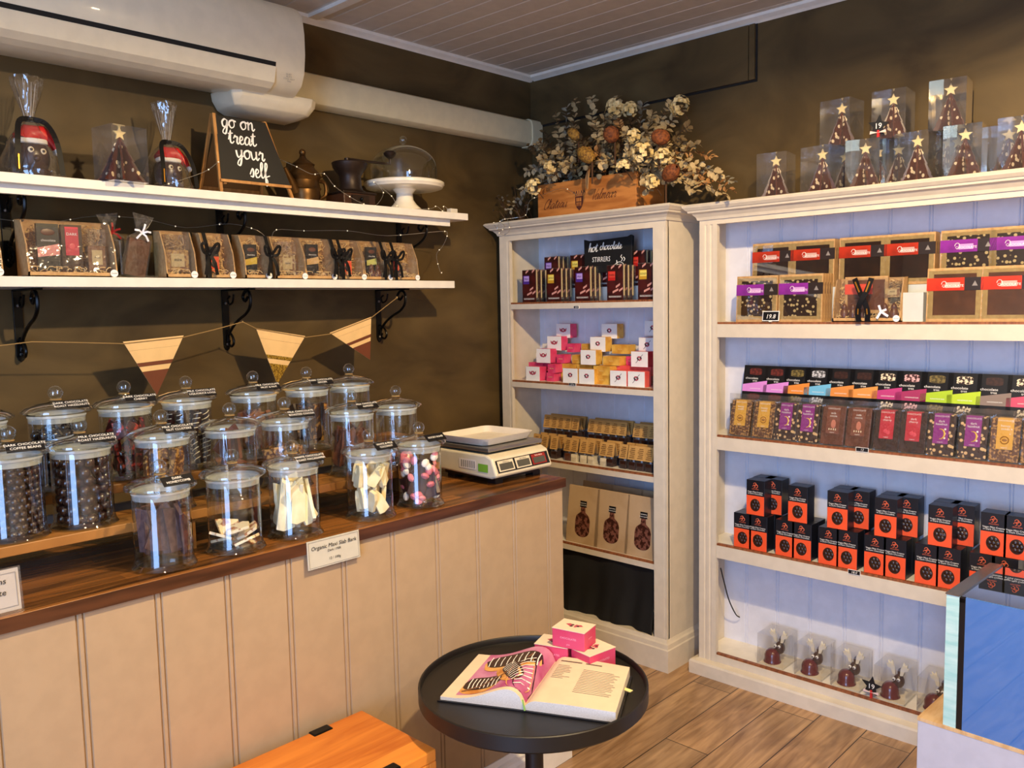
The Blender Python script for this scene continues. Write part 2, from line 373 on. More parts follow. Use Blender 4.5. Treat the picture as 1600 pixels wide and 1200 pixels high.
# flush hatch panels high on the right wall
mb = MB(); mb.box(XW-.012, XW, -1.170, YW-.002, 2.443, ZC-.03, WALL); mb.box(XW-.012, XW, -1.198, -1.174, 2.443, ZC-.03, WALL)
mb.box(XW-.003, XW, -1.206, YW-.002, 2.434, ZC-.03, mat('shadow_gap', '#15100c', .9)); struct(mb.build('trim_4'))
# downlights (above the picture)
def downlight():
    t = thing('downlight', '', 'ceiling light')
    mb = MB(); mb.lathe([(.034, 0), (.048, 0), (.05, -.004), (.046, -.007), (.036, -.005), (.034, 0)], WHITE, 24); mb.build('bezel', t, True)
    mb = MB(); mb.lathe([(.0001, .002), (.034, .002)], mat('lamp_lens', '#fff0d0', .5, emit=6), 20); mb.build('lens', t); return t
dl = Multi(downlight)
for i, ((x, y), p, a) in enumerate(LAMPS):
    dl.put((x, y, ZC-.004), label=['small round downlight above the round black table', 'small round downlight in the ceiling over the shop floor', 'small round downlight over the slatted counter front', 'small round downlight furthest from the shelves'][i])

# ------------------------------------------------------------------ air conditioner, trunking
def acp(o, z): return (-.015-o, z)
AC0, AC1 = -2.95, -1.462
ACW = mat('appliance_white', '#e2d6b8', .28, coat=.3)
t = thing('air_conditioner', 'white wall-mounted split air conditioner above the top shelf', 'air conditioner', (AC0, 0, 2.31))
dx = Vector((-AC0, 0, -2.31))
mb = MB(); mb.T = Matrix.Translation(dx)
prof = [(YW, 2.33), (-.10, 2.312), (-.17, 2.318), (-.215, 2.345), (-.236, 2.385), (-.246, 2.45), (-.246, 2.52), (-.236, 2.585), (-.21, 2.612), (YW, 2.62)]
# end caps slightly drawn in for the rounded corners
secs = [(AC0, .97), (AC0+.012, 1), (AC1-.03, 1), (AC1-.008, .985), (AC1, .93)]
vs = []; 
for x, s_ in secs:
    for (y, z) in prof: vs.append((x, YW+(y-YW)*s_, 2.465+(z-2.465)*s_))
n = len(prof); fs = [(i*n+j, i*n+(j+1) % n, (i+1)*n+(j+1) % n, (i+1)*n+j) for i in range(len(secs)-1) for j in range(n)]
fs += [tuple(range(n)), tuple(range((len(secs)-1)*n, len(secs)*n))]
mb.add(vs, fs, ACW); mb.build('housing', t, True)
mb = MB(); mb.T = Matrix.Translation(dx)
mb.prism([(-.2375, 2.390), (-.2405, 2.404), (-.228, 2.404), (-.225, 2.388)], 'x', AC0+.05, AC1-.125, mat('dark_slot', '#060504', .8)); mb.build('air_slot', t)
mb = MB(); mb.T = Matrix.Translation(dx)
fp = [(-.2405, 2.387), (-.225, 2.338), (-.20, 2.322), (-.17, 2.312), (-.165, 2.318), (-.195, 2.33), (-.218, 2.346), (-.232, 2.387)]
mb.prism(fp, 'x', AC0+.05, AC1-.125, ACW); mb.build('louvre_flap', t, False, .001)
mb = MB(); mb.T = Matrix.Translation(dx); GREYP = mat('grey_print', '#8d887e', .6)
for k in range(4): text(mb, ['QUIET', 'AUTO', 'COOL HEAT', 'FAN'][k], (AC1-.075, -.226-.001*0, 2.372-.008*k), (1, 0, 0), (0, -.25, .97), .008, GREYP, off=.012)
mb.build('printed_marks', t)
mb = MB(); mb.T = Matrix.Translation((1.4, 0, -2.31))
def capsule(y0, y1, z0, z1, r):
    return [(y1, z0), (y0+r, z0), (y0+r*.3, z0+r*.3), (y0, z0+r), (y0, z1-r), (y0+r*.3, z1-r*.3), (y0+r, z1), (y1, z1)]
mb.prism(capsule(-.05, YW, 2.335, 2.462, .03), 'x', -1.47, -.06, mat('trunking_plastic', '#dccfa8', .45)); mb.prism(capsule(-.056, YW, 2.330, 2.467, .03), 'x', -.06, .015, MT['trunking_plastic'])
o = mb.build('pipe_trunking', None, True, .002); o.location = (-1.4, 0, 2.31); tag(o, 'long cream plastic pipe trunking running along the wall to the corner', 'pipe trunking')
mb = MB(); b0, b1 = -1.70, -1.355
vs = []; ring = []
for (z, ins) in ((2.328, 0), (2.30, .004), (2.27, .022), (2.256, .05)):
    ring.append([(b0+ins, YW, z), (b0+ins, -.13+ins, z), (b0+ins+.03, -.15+ins, z), (b1-ins-.03, -.15+ins, z), (b1-ins, -.13+ins, z), (b1-ins, YW, z)])
for r in ring: vs += r
fs = [(i*6+j, i*6+(j+1) % 6, (i+1)*6+(j+1) % 6, (i+1)*6+j) for i in range(3) for j in range(6)] + [tuple(range(6)), tuple(range(18, 24))]
mb.add(vs, fs, ACW); o = mb.build('pump_cover', None, True, .004); tag(o, 'white rounded plastic box fixed under the end of the air conditioner', 'pump cover')
# battery of small objects on wall done; next: wall shelves
SH1, SH2 = 1.946, 1.660
mb = MB(); mb.box(-3.3, -.688, -.24, YW, SH1-.028, SH1, WHITE); o = mb.build('wall_shelf', None, False, .002); tag(o, 'upper white wall shelf holding the chalkboard and cake stand', 'shelf', 'wall shelves')
mb = MB(); mb.box(-3.3, -.762, -.205, -.188, SH1-.054, SH1-.028, WHITE); mb.build('stiffening_rail', o)
mb = MB(); mb.box(-3.3, -.776, -.24, YW, SH2-.03, SH2, WHITE); o = mb.build('wall_shelf', None, False, .002); tag(o, 'lower white wall shelf holding the gift hampers', 'shelf', 'wall shelves')
def bracket():
    t = thing('shelf_bracket', '', 'bracket')
    mb = MB(); mb.box(-.013, .013, -.006, 0, -.205, 0, IRON); mb.prism([(-.013, -.205), (.013, -.205), (.008, -.218), (0, -.224), (-.008, -.218)], 'y', -.006, 0, IRON)
    mb.box(-.013, .013, -.20, -.006, -.006, 0, IRON); mb.build('bracket_bar', t, False, .001)
    mb = MB()
    P = []
    for i in range(26):
        a = i/25; P.append((0, -.008-.115*sin(pi*a)*(1-.25*a)-.0*a, -.012-.012*a-.125*a))
    P = [(0, -.17, -.03), (0, -.15, -.045), (0, -.135, -.03), (0, -.15, -.012), (0, -.175, -.012), (0, -.187, -.035), (0, -.18, -.065), (0, -.15, -.09), (0, -.10, -.11), (0, -.055, -.135), (0, -.02, -.165), (0, -.012, -.19)]
    mb.tube(sm(P), .0055, IRON, 6)
    P = [(0, -.07, -.018), (0, -.06, -.045), (0, -.035, -.055), (0, -.025, -.035), (0, -.04, -.025)]; mb.tube(sm(P), .004, IRON, 6)
    P = [(0, -.008, -.15), (0, -.04, -.165), (0, -.055, -.19), (0, -.04, -.207), (0, -.02, -.2), (0, -.025, -.185)]; mb.tube(sm(P), .0045, IRON, 6)
    mb.build('scroll', t, True)
    for z in (-.05, -.2): mb = MB(); mb.ball((0, -.008, z), .005, mat('steel', '#b9b6b0', .3, .9), seg=8, rings=4); mb.build('screw', t, True)
    return t
def sm(P, n=5, closed=False):
    P = [Vector(p) for p in P]; out = []
    for i in range(len(P)-1):
        p0 = P[max(i-1, 0)]; p1 = P[i]; p2 = P[i+1]; p3 = P[min(i+2, len(P)-1)]
        for k in range(n):
            t = k/n; out.append(.5*((2*p1)+(p2-p0)*t+(2*p0-5*p1+4*p2-p3)*t*t+(3*p1-p0-3*p2+p3)*t**3))
    out.append(P[-1]); return out
B = Multi(bracket)
for i, x in enumerate((-2.37, -1.685, -.985)):
    B.put((x, YW, SH2-.03), label='black scrolled iron bracket under the lower shelf, '+['left', 'middle', 'right'][i]+' one')
for i, x in enumerate((-2.385, -1.69, -.86)):
    B.put((x, YW, SH1-.028), label='black scrolled iron bracket under the upper shelf, '+['left', 'middle', 'right'][i]+' one')

# ------------------------------------------------------------------ counter
t = thing('shop_counter', 'shop counter with tan grooved board front and white skirting', 'counter', (-1.09, -1.08, 0))
mb = MB(); T = Matrix.Translation((1.09, 1.08, 0)); mb.T = T
grooved(mb, 'x', -3.6, -1.09, -1.083, 0, .944, .1615, .005, .003, .0065, PANEL, phase=-1.164)
mb.box(-3.6, -1.09, -1.077, -.50, .0, .944, PANEL); mb.build('panelled_front', t)
mb = MB(); mb.T = T
mb.prism([(-1.077, 0), (-1.105, 0), (-1.105, .085), (-1.099, .094), (-1.099, .104), (-1.09, .108), (-1.086, .125), (-1.077, .125)], 'x', -3.6, -1.082, WHITE)
mb.build('skirting', t)
mb = MB(); T2 = Matrix.Translation((1.09, 1.08, -.944)); mb.box(-3.62, -1.083, -1.092, -.46, .944, .975, ACACIA)
o = mb.build('worktop', None, False, .0015); mb = MB(); mb.box(-3.62, -1.0815, -1.0935, -1.0915, .9445, .9735, EDGEW); mb.box(-1.0835, -1.0815, -1.0915, -.46, .9445, .9735, EDGEW); mb.build('edge_lipping', o); tag(o, 'dark striped timber worktop along the top of the counter', 'worktop')
# stepped jar stand
t = thing('stepped_jar_stand', 'stained timber stand with two raised steps under the glass jars', 'display stand', (-2.3, -.8, .975))
T = Matrix.Translation((2.3, .8, -.975)); T1, T2z = 1.072, 1.137
mb = MB(); mb.T = T; mb.box(-3.4, -1.50, -.935, -.795, T1-.022, T1, STEPW); mb.build('lower_step', t, False, .0015)
mb = MB(); mb.T = T; mb.box(-3.4, -1.46, -.79, -.635, T2z-.022, T2z, STEPW); mb.build('upper_step', t, False, .0015)
for x in (-2.30, -1.56, -3.0):
    mb = MB(); mb.T = T; mb.box(x-.011, x+.011, -.925, -.81, .975, T1-.022, STEPW); mb.box(x-.011, x+.011, -.81, -.65, .975, T2z-.022, STEPW); mb.build('upright', t)
mb = MB(); mb.T = T; mb.box(-3.4, -1.5, -.66, -.645, .99, 1.06, mat('stand_back_rail', '#7d7770', .6)); mb.build('back_rail', t)

# ------------------------------------------------------------------ bookcases
def ringloft(mb, prof, xf, xb, yn, yf, mt, far=True):
    """cornice/plinth: prof list of (offset, z); mitred round near side, front and far side"""
    vs = []
    for o, z in prof:
        vs += [(xb, yn-o, z), (xf-o, yn-o, z), (xf-o, yf+(o if far else 0), z), (xb, yf+(o if far else 0), z)]
    n = len(prof); fs = []
    for i in range(n-1):
        for j in range(3): fs.append((i*4+j, i*4+j+1, (i+1)*4+j+1, (i+1)*4+j))
    fs.append((0, 1, 2, 3)); fs.append(tuple(4*(n-1)+j for j in range(4)))
    mb.add(vs, fs, mt)
OAKEDGE = mat('brown_shelf_board', '#7a4526', .5, c2='#9a5c35', scale=14, stretch=(1, 6, 1))
def bookcase(name, label, xf, yf, yn, zs, ztop, lipt, post, base, flutes, corn, fascia_bot, foff=.05):
    org = Vector((xf, (yf+yn)/2, 0)); T = Matrix.Translation(-org)
    t = thing(name, label, 'bookcase', org)
    for s_, a, b in (('far', yf-.02, yf), ('near', yn, yn+.02)):
        mb = MB(); mb.T = T; mb.box(xf+.015, XW-.002, a, b, base, ztop-.02, CREAM); mb.build('side_panel', t)
    mb = MB(); mb.T = T; grooved(mb, 'y', yn+.02, yf-.02, -.03, base, ztop-.03, *( (.139, .005, .003, .005) if flutes else (.085, .003, .002, 0)), BACK, phase=-1.337 if flutes else -.175)
    mb.box(-.024, XW-.004, yn+.02, yf-.02, base, ztop-.03, BACK); mb.build('back_panel', t)
    for a, b in ((yf-post, yf), (yn, yn+post)):
        mb = MB(); mb.T = T; g = [(a, 0)]
        if flutes:
            for c in (a+post*.32, a+post*.62): g += [(c-.006, 0), (c-.003, .004), (c+.003, .004), (c+.006, 0)]
        else: g += [(a+.008, 0), (a+.010, .003), (a+.012, 0)]
        g.append((b, 0)); vs = []
        z0, z1 = base, fascia_bot
        for q, d in g: vs += [(xf+d, q, z0), (xf+d, q, z1)]
        mb.add(vs, [(2*i, 2*i+2, 2*i+3, 2*i+1) for i in range(len(g)-1)], CREAM)
        mb.box(xf+.005, xf+.022, a, b, z0, z1, CREAM); mb.build('pilaster', t)
    mb = MB(); mb.T = T; mb.box(xf, xf+.02, yn, yf, fascia_bot, ztop-.03, CREAM)
    H = corn
    ringloft(mb, [(.0, ztop-H), (.006, ztop-H), (.010, ztop-H*.82), (.022, ztop-H*.60), (.034, ztop-H*.52), (.036, ztop-H*.40), (.040, ztop-H*.38), (.050, ztop-H*.2), (foff, ztop-H*.18), (foff+.002, ztop-.006), (foff-.004, ztop), (0, ztop)], xf, XW-.004, yn, yf, CREAM)
    mb.build('cornice', t)
    for i, z in enumerate(zs):
        mb = MB(); mb.T = T; mb.box(xf+.004, xf+.022, yn+post, yf-post, z-lipt, z, CREAM); mb.box(xf+.02, -.025, yn+.02, yf-.02, z-.02, z-.004, WHITE); s_ = mb.build('shelf', t)
        mb = MB(); mb.T = T; mb.box(xf+.006, xf+.020, yn+post+.001, yf-post-.001, z, z+.008, OAKEDGE); mb.build('timber_edge', s_)
        mb = MB(); mb.T = T; mb.box(xf+.020, -.026, yn+.021, yf-.021, z-.004, z+.0078, WHITE); mb.build('shelf_surface', s_)
    mb = MB(); mb.T = T
    if flutes:
        ringloft(mb, [(.03, 0), (.03, .05), (.026, .058), (.0, .064), (-.004, .064)], xf, XW-.004, yn, yf, CREAM)
    else:
        ringloft(mb, [(.018, 0), (.018, .095), (.014, .10), (.012, .118), (.006, .124), (.001, .135), (-.004, .135)], xf, XW-.004, yn, yf-.005, CREAM)
    mb.build('plinth', t, False)
    return t
bookcase('narrow_bookcase', 'narrow cream bookcase in the corner with the dried flowers on top', -.291, -.036, -.972, [1.558, 1.188, .824, .449], 1.943, .024, .062, .0, False, .06, 1.857, foff=.052)
bookcase('wide_bookcase', 'wide cream bookcase with fluted posts against the right wall', -.205, -1.075, -3.0, [1.462, 1.007, .558, .095], 1.938, .052, .078, .06, True, .062, 1.857)
ORD = ['first', 'second', 'third', 'fourth', 'fifth', 'sixth', 'seventh', 'eighth', 'ninth', 'tenth', 'eleventh', 'twelfth', 'thirteenth']
def ordl(i, n):
    if i == 0: return 'leftmost'
    if i == n-1 and n > 2: return 'rightmost visible'
    return ORD[i]+' from the left'
UY, UZ = (0, -1, 0), (0, 0, 1)     # reading directions for labels facing the room on the right-hand bookcases
# ------------------------------------------------------------------ narrow bookcase, shelf 1: stirrer packs
NX = -.291
def stirrer(cname, lab):
    """a printed card with wooden spoons in a clear sleeve; front faces -x, stands on z=0; y grows to the left"""
    def make():
        t = thing('stirrer_pack', '', 'stirrer pack')
        mb = MB(); w, h = .042, .150; MR = mat('maroon_card', '#4a1210', .35, c2='#2a0a08', scale=25)
        mb.box(0, .003, -w, w, 0, h, MR)
        c = -.0006
        lm = mat('label_'+cname, lab, .45); lp = mat('label_pale_'+cname, {'purple': '#b99be0', 'yellow': '#f3dc6a', 'red': '#e04434'}[cname], .45)
        mb.quad((c, w*.85, .085), (c, -w*.05, .085), (c, -w*.05, .125), (c, w*.85, .125), lm); mb.quad((2*c, w*.72, .098), (2*c, -w*.05, .098), (2*c, -w*.05, .122), (2*c, w*.72, .122), lp)
        text(mb, {'purple': 'MILK', 'yellow': 'GOLD', 'red': 'DARK'}[cname], (3*c, w*.33, .105), UY, UZ, .011, BLACK)
        PK = mat('marshmallow_print', '#d79a8c', .5)
        for a, b, l in ((-.005, .052, .022), (-.022, .035, .02), (.012, .03, .03), (.02, .133, .018), (-.02, .135, .016)):
            mb.add([(c, a, b), (c, a-l, b+.012), (c, a-l, b+.021), (c, a, b+.009)], [(0, 1, 2, 3)], PK)
        mb.box(c, 0, -w*.8, w*.8, .012, .02, mat('grey_label_print', '#8d8079', .5)); text(mb, 'hot chocolate stirrer', (2*c, 0, .013), UY, UZ, .007, PRINTW)
        mb.build('card', t)
        mb = MB(); SP = mat('spoon_wood', '#e3c489', .55)
        for k in range(4):
            y = -w*.95+k*.008; mb.box(.005+.005*k, .0085+.005*k, y-.006, y+.006, .02, .150-.004*k, SP)
        mb.build('spoons', t)
        mb = MB(); mb.box(.003, .026, -w-.003, w+.003, 0, h*1.02, CELLO); mb.build('sleeve', t)
        return t
    return Multi(make)
ST = {k: stirrer(k, c) for k, c in (('purple', '#4b2b8c'), ('yellow', '#c9992a'), ('red', '#c3201c'))}
Z = 1.558+.008
fr = [(827, 'purple'), (865.5, 'yellow'), (910, 'purple'), (961, 'red'), (1010, 'yellow')]
bk = [(862, 'purple'), (903, 'yellow'), (946, 'red'), (997, 'red')]
GI = 'hot chocolate stirrer packs on the top shelf'
for i, (px, c) in enumerate(fr):
    for k in range(3):
        x = NX+.035+k*.032
        o = ST[c].put((x, yat(px, NX+.035, Z), Z), label=f'{ordl(i,5)} maroon stirrer pack with {c} label, front row' if k == 0 else f'stirrer packs standing behind the {ordl(i,5)} front-row pack', group=GI)
mb = MB(); mb.box(-.158, -.03, -.92, -.12, Z, Z+.062, WHITE); tag(mb.build('display_riser'), 'low white riser under the back row of stirrer packs', 'display riser')
for i, (px, c) in enumerate(bk):
    for k in range(3):
        x = -.15+k*.032
        ST[c].put((x, yat(px, -.15, Z), Z+.062), label=f'{ordl(i,4)} maroon stirrer pack with {c} label, raised back row' if k == 0 else f'stirrer packs standing behind the {ordl(i,4)} back-row pack', group=GI)
# black sign
t = thing('slate_sign', 'black sign lettered hot chocolate stirrers with a mug drawing', 'sign', (-.195, -.605, Z+.125), 0)
mb = MB(); SGN = mat('black_fabric_board', '#0b0b0c', .6); W_, H_ = .128, .152
mb.prism([(W_, .0), (-W_, 0), (-W_*1.0, H_), (-W_*.93, H_+.006), (-W_*.8, H_-.001), (W_*.5, H_-.008), (W_*.85, H_-.008), (W_*1.08, H_)], 'x', 0, .016, SGN); o = mb.build('board', t, False, .002)
mb = MB(); script(mb, 'hot', (-.001, .108, .094), UY, UZ, .021, PRINTW, .09); script(mb, 'chocolate', (-.001, .045, .100), UY, UZ, .0175, PRINTW, .09)
text(mb, 'STIRRERS', (-.001, .035, .048), UY, UZ, .031, PRINTW, 0, .8); mb.build('lettering', t)
mb = MB(); c = Vector((-.0015, -.065, .018))
def arc(cy, cz, r, a0, a1, n=10): return [(-.0015, cy-r*cos(radians(a0+(a1-a0)*k/n)), cz+r*sin(radians(a0+(a1-a0)*k/n))) for k in range(n+1)]
for P in (arc(-.065, .012, .030, 0, 180), arc(-.065, .012, .020, 0, 180), arc(-.065, .012, .012, 0, 180), [(-.0015, -.055, .02), (-.0015, -.05, .05)], sm([(-.0015, -.075, .045), (-.0015, -.081, .055), (-.0015, -.072, .063), (-.0015, -.077, .073)]), sm([(-.0015, -.088, .045), (-.0015, -.094, .054), (-.0015, -.086, .062)])): mb.tube(P, .0018, PRINTW, 4)
mb.build('mug_drawing', t)
t.rotation_euler = (0, radians(4), 0)
# ------------------------------------------------------------------ shelf 2: praline boxes
def praline(side, emblem, shape):
    def make():
        t = thing('chocolate_box', '', 'chocolate box')
        sm_ = mat('box_side_'+side[0], side[1], .45, c2=side[2], scale=18); mb = MB()
        w, h, d = shape; mb.box(.0015, d, -w/2, w/2, 0, h, sm_); mb.build('carton', t, False, .001)
        mb = MB(); mb.box(0, .0015, -w/2, w/2, 0, h, PRINTW if emblem else sm_)
        if emblem:
            EM = mat('emblem_rose', '#b5485a', .5); ED = mat('emblem_dark', '#40202a', .5)
            for a in range(7):
                q = a*51+10; yy = .009*cos(radians(q)); zz = .007*sin(radians(q)); mb.add([(-.0005, yy+.005*cos(radians(b)), h*.55+zz+.004*sin(radians(b))) for b in range(0, 360, 60)], [tuple(range(6))], EM if a % 3 else ED)
            if emblem == 'wings':
                for s_ in (1, -1): mb.add([(-.0006, 0, h*.5), (-.0006, s_*.012, h*.60), (-.0006, s_*.022, h*.72), (-.0006, s_*.02, h*.52), (-.0006, s_*.012, h*.42)], [(0, 1, 2, 3, 4)], EM)
            if emblem == 'arrow': mb.tube([(-.0006, .018, h*.25), (-.0006, -.018, h*.82)], .001, ED, 4)
        elif True: text(mb, 'PRALINES', (-.0002, 0, h*.45), UY, UZ, .006, mat('box_gold_print', '#f0d890', .4))
        mb.build('front_label', t); return t
    return Multi(make)
PINK = ('pink', '#d8345f', '#e8527a'); GOLD = ('gold', '#c98a2c', '#e8b850'); RED = ('red', '#cf2233', '#dd3a3a'); CORAL = ('coral', '#f0504e', '#f46a5e')
PB = {}
def pb(side, emb, shape):
    k = (side[0], emb, shape)
    if k not in PB: PB[k] = praline(side, emb, shape)
    return PB[k]
SQ = (.086, .066, .050); LG = (.090, .040, .055); SM_ = (.046, .040, .05)
Z = 1.188+.008; R2 = Z+.082
GI = 'small chocolate boxes on the second shelf'
# (px centre, base z, x, side, emblem, shape, text)
bx = [(832.5, Z, -.262, PINK, 'wings', SQ, 'white-faced pink box with wings emblem, lowest at left'),
 (860, Z, -.245, PINK, None, SM_, 'bright pink box lying low beside the winged box'), (862, Z+.04, -.245, PINK, None, SM_, 'bright pink box lying on another pink box at left'),
 (835, Z+.0, -.19, PINK, None, LG, 'long pink box behind the lowest winged box'), (837, Z+.04, -.19, PINK, None, LG, 'long pink box on top behind the lowest winged box'), (856, Z+.04, -.17, PINK, None, LG, 'long pink box at the back of the pink pile'),
 (849, R2, -.21, PINK, 'wings', SQ, 'white-faced pink box with wings emblem, second step up'), (866, R2+.058, -.165, PINK, 'wings', SQ, 'white-faced pink box with wings emblem, third step up'), (880, R2+.116, -.12, PINK, 'wings', SQ, 'white-faced pink box with wings emblem, topmost'),
 (876, R2, -.19, PINK, None, SM_, 'small pink box end-on beside the second winged box'), (892, R2+.05, -.15, PINK, None, SM_, 'small pink box end-on beside the third winged box'),
 (891, Z, -.262, GOLD, 'wreath', SQ, 'left white-faced gold box with wreath emblem, lowest row'), (916.5, Z, -.262, GOLD, 'wreath', SQ, 'right white-faced gold box with wreath emblem, lowest row'),
 (888, Z+.0, -.19, GOLD, None, LG, 'long gold box behind the left wreath box'), (888, Z+.04, -.19, GOLD, None, LG, 'long gold box topping the pile behind the left wreath box'),
 (913, Z+.04, -.19, GOLD, None, LG, 'long gold box topping the pile behind the right wreath box'), (940, Z, -.24, GOLD, None, LG, 'long gold box lying lowest in the middle'), (940, Z+.04, -.24, GOLD, None, LG, 'long gold box lying on the lowest middle gold box'),
 (919, R2, -.21, GOLD, 'wreath', SQ, 'white-faced gold box with wreath emblem, second step up'), (934, R2+.058, -.165, GOLD, 'wreath', SQ, 'white-faced gold box with wreath emblem, third step up'), (952, R2+.116, -.12, GOLD, 'wreath', SQ, 'white-faced gold box with wreath emblem, topmost'),
 (900, R2, -.18, GOLD, None, SM_, 'small gold box left of the second wreath box'), (915, R2+.05, -.13, GOLD, None, SM_, 'small gold box left of the third wreath box'), (955, R2, -.2, GOLD, None, LG, 'long gold box right of the second wreath box'), (969, R2+.05, -.15, GOLD, None, LG, 'long gold box right of the third wreath box'),
 (966, Z, -.262, CORAL, 'arrow', SQ, 'left white-faced coral box with arrow emblem, lowest row'), (994, Z, -.262, CORAL, 'arrow', SQ, 'right white-faced coral box with arrow emblem, lowest row'),
 (977, Z, -.19, CORAL, None, LG, 'long coral box behind the left arrow box'), (977, Z+.042, -.19, CORAL, None, LG, 'long coral box topping the pile behind the left arrow box'), (1003, Z+.042, -.19, CORAL, None, LG, 'long coral box topping the pile behind the right arrow box'),
 (999, R2, -.21, RED, 'arrow', SQ, 'white-faced red box with arrow emblem, second step up'), (1011, R2+.058, -.165, RED, 'arrow', SQ, 'white-faced red box with arrow emblem, third step up'), (985, R2, -.16, PINK, None, SM_, 'small pink box behind the red arrow box'), (1020, R2+.13, -.115, RED, 'arrow', SQ, 'white-faced box half hidden by the right post')]
mb = MB(); mb.box(-.225, -.03, -.9, -.10, Z-.0005, Z+.0005, WHITE)
for px, z, x, s_, e, sh, lb in bx:
    pb(s_, e, sh).put((x, yat(px, x, z), z), label=lb, group=None)
mb = MB(); mb.box(-.125, -.03, -.88, -.11, Z, Z+.12, WHITE); mb.box(-.075, -.03, -.88, -.11, Z+.12, Z+.165, WHITE); tag(mb.build('display_riser', None, False, .001), 'stepped white riser behind the chocolate box pyramids', 'display riser')
# ------------------------------------------------------------------ shelf 3: hot chocolate cubes with kraft headers
KP = mat('kraft_header', '#c99a55', .6); KPP = mat('kraft_header_print', '#7d5526', .6)
def cube(cm):
    def make():
        t = thing('hot_chocolate_cube', '', 'chocolate cube pack')
        mb = MB(); mb.box(.004, .038, -.017, .017, 0, .034, cm); mb.build('chocolate_cube', t, False, .002)
        mb = MB(); mb.box(.019, .023, -.004, .004, .03, .085, mat('spoon_wood2', '#dfe1e8', .4)); mb.build('spoon', t)
        mb = MB(); mb.add([(0, -.02, 0), (.042, -.02, 0), (.042, .02, 0), (0, .02, 0), (.018, -.021, .09), (.024, -.021, .09), (.024, .021, .09), (.018, .021, .09)], [(0, 1, 5, 4), (1, 2, 6, 5), (2, 3, 7, 6), (3, 0, 4, 7)], PLAST); mb.build('clear_bag', t)
        mb = MB(); mb.add([(.004, -.0225, .045), (.004, .0225, .045), (.018, .0225, .105), (.018, -.0225, .105), (.038, -.0225, .045), (.038, .0225, .045), (.026, .0225, .105), (.026, -.0225, .105)], [(0, 1, 2, 3), (4, 5, 6, 7), (2, 3, 7, 6)], KP)
        for a in range(6): mb.add([(.0035+.0023*(z_), y_, .050+.0098*z_) for y_, z_ in ((-.014+.002*(a % 2), .3+a*.8), (.014-.003*(a % 3), .3+a*.8), (.014-.003*(a % 3), .62+a*.8), (-.014+.002*(a % 2), .62+a*.8))], [(0, 1, 2, 3)], KPP)
        mb.build('kraft_header', t, False, 0, .0006); return t
    return Multi(make)
CD, CW, CM = cube(CHOC), cube(WCHOC), cube(MILK)
Z = .824+.008; GI = 'hot chocolate cubes on the third shelf'
mb = MB(); mb.box(-.135, -.03, -.90, -.11, Z, Z+.075, mat('riser_bronze', '#4a3a34', .5)); tag(mb.build('display_riser'), 'dark riser under the back row of kraft-topped packs', 'display riser')
front = [(836, CD), (849, CD), (864, CD), (885, CM), (895.5, CW), (910, CW), (921.5, CW), (941, CW), (951.5, CD), (972, CD), (986, CD), (999, CD), (1012, CD)]
for i, (px, c) in enumerate(front):
    for k in range(2):
        x = -.255+k*.05; c.put((x, yat(px, -.255, Z), Z), rz=radians(-4+3*(i % 3)), label=f'{ordl(i,13)} kraft-topped {"white" if c is CW else "dark"} chocolate cube, front row' if k == 0 else f'chocolate cube packs behind the {ordl(i,13)} front one', group=GI)
back = [854, 864.5, 874.5, 885.5, 897.5, 923, 935, 947, 958.5, 971, 994, 1006, 1018]
for i, px in enumerate(back):
    for k in range(2):
        x = -.125+k*.048; CD.put((x, yat(px, -.125, Z), Z+.0755), rz=radians(2-2*(i % 3)), label=f'{ordl(i,13)} kraft-topped dark chocolate cube, raised back row' if k == 0 else f'chocolate cube packs behind the {ordl(i,13)} raised one', group=GI)
# ------------------------------------------------------------------ shelf 4: kraft bags with bottle windows
KB = mat('kraft_paper_bag', '#c0a27c', .75, c2='#b3946c', scale=8)
def kbag():
    t = thing('kraft_bag', '', 'paper bag')
    w = .092; mb = MB()
    def prof(u, v):   # v 0..1 height, u around
        return None
    H_ = .262; vs = []; secs = [(0, .062, 1), (.05, .066, 1.02), (.12, .060, 1.0), (.18, .040, .99), (.225, .015, .98), (.262, .004, .97)]
    for z, d, s_ in secs:
        xc = .005+z*.12; vs += [(xc, -w*s_, z), (xc, 0, z), (xc, w*s_, z), (xc+d*1.2, w*s_*.96, z), (xc+d*1.2, -w*s_*.96, z)]
    fs = [(i*5+j, i*5+(j+1) % 5, (i+1)*5+(j+1) % 5, (i+1)*5+j) for i in range(5) for j in range(5)] + [(0, 1, 2, 3, 4), (25, 26, 27, 28, 29)]
    mb.add(vs, fs, KB); mb.build('bag', t, False, .002)
    mb = MB(); WD = mat('window_beans', '#3b1d14', .3, c2='#7d4f41', scale=70, lo=.45, hi=.55)
    def P(y, z): return (.005+z*.12-.0012, y, z)
    out = []
    for a in range(0, 181, 20): out.append((.042*cos(radians(180+a)), .062+.030*sin(radians(180+a))))
    out += [(.042, .108), (.036, .128), (.014, .145), (.012, .168), (-.012, .168), (-.014, .145), (-.036, .128), (-.042, .108)]
    mb.add([P(y, z) for y, z in out], [tuple(range(len(out)))], WD); mb.build('bottle_window', t)
    mb = MB(); mb.add([P(y, z) for y, z in ((-.019, .168), (.019, .168), (.019, .196), (-.019, .196))], [(0, 1, 2, 3)], BLACK)
    text(mb, 'DRINKING', (P(0, .185)[0]-.001, 0, .184), UY, (.12, 0, .99), .007, PRINTW); text(mb, 'CHOCOLATE', (P(0, .175)[0]-.001, 0, .174), UY, (.12, 0, .99), .007, PRINTW); mb.build('label', t)
    return t
KBG = Multi(kbag); Z = .449+.008
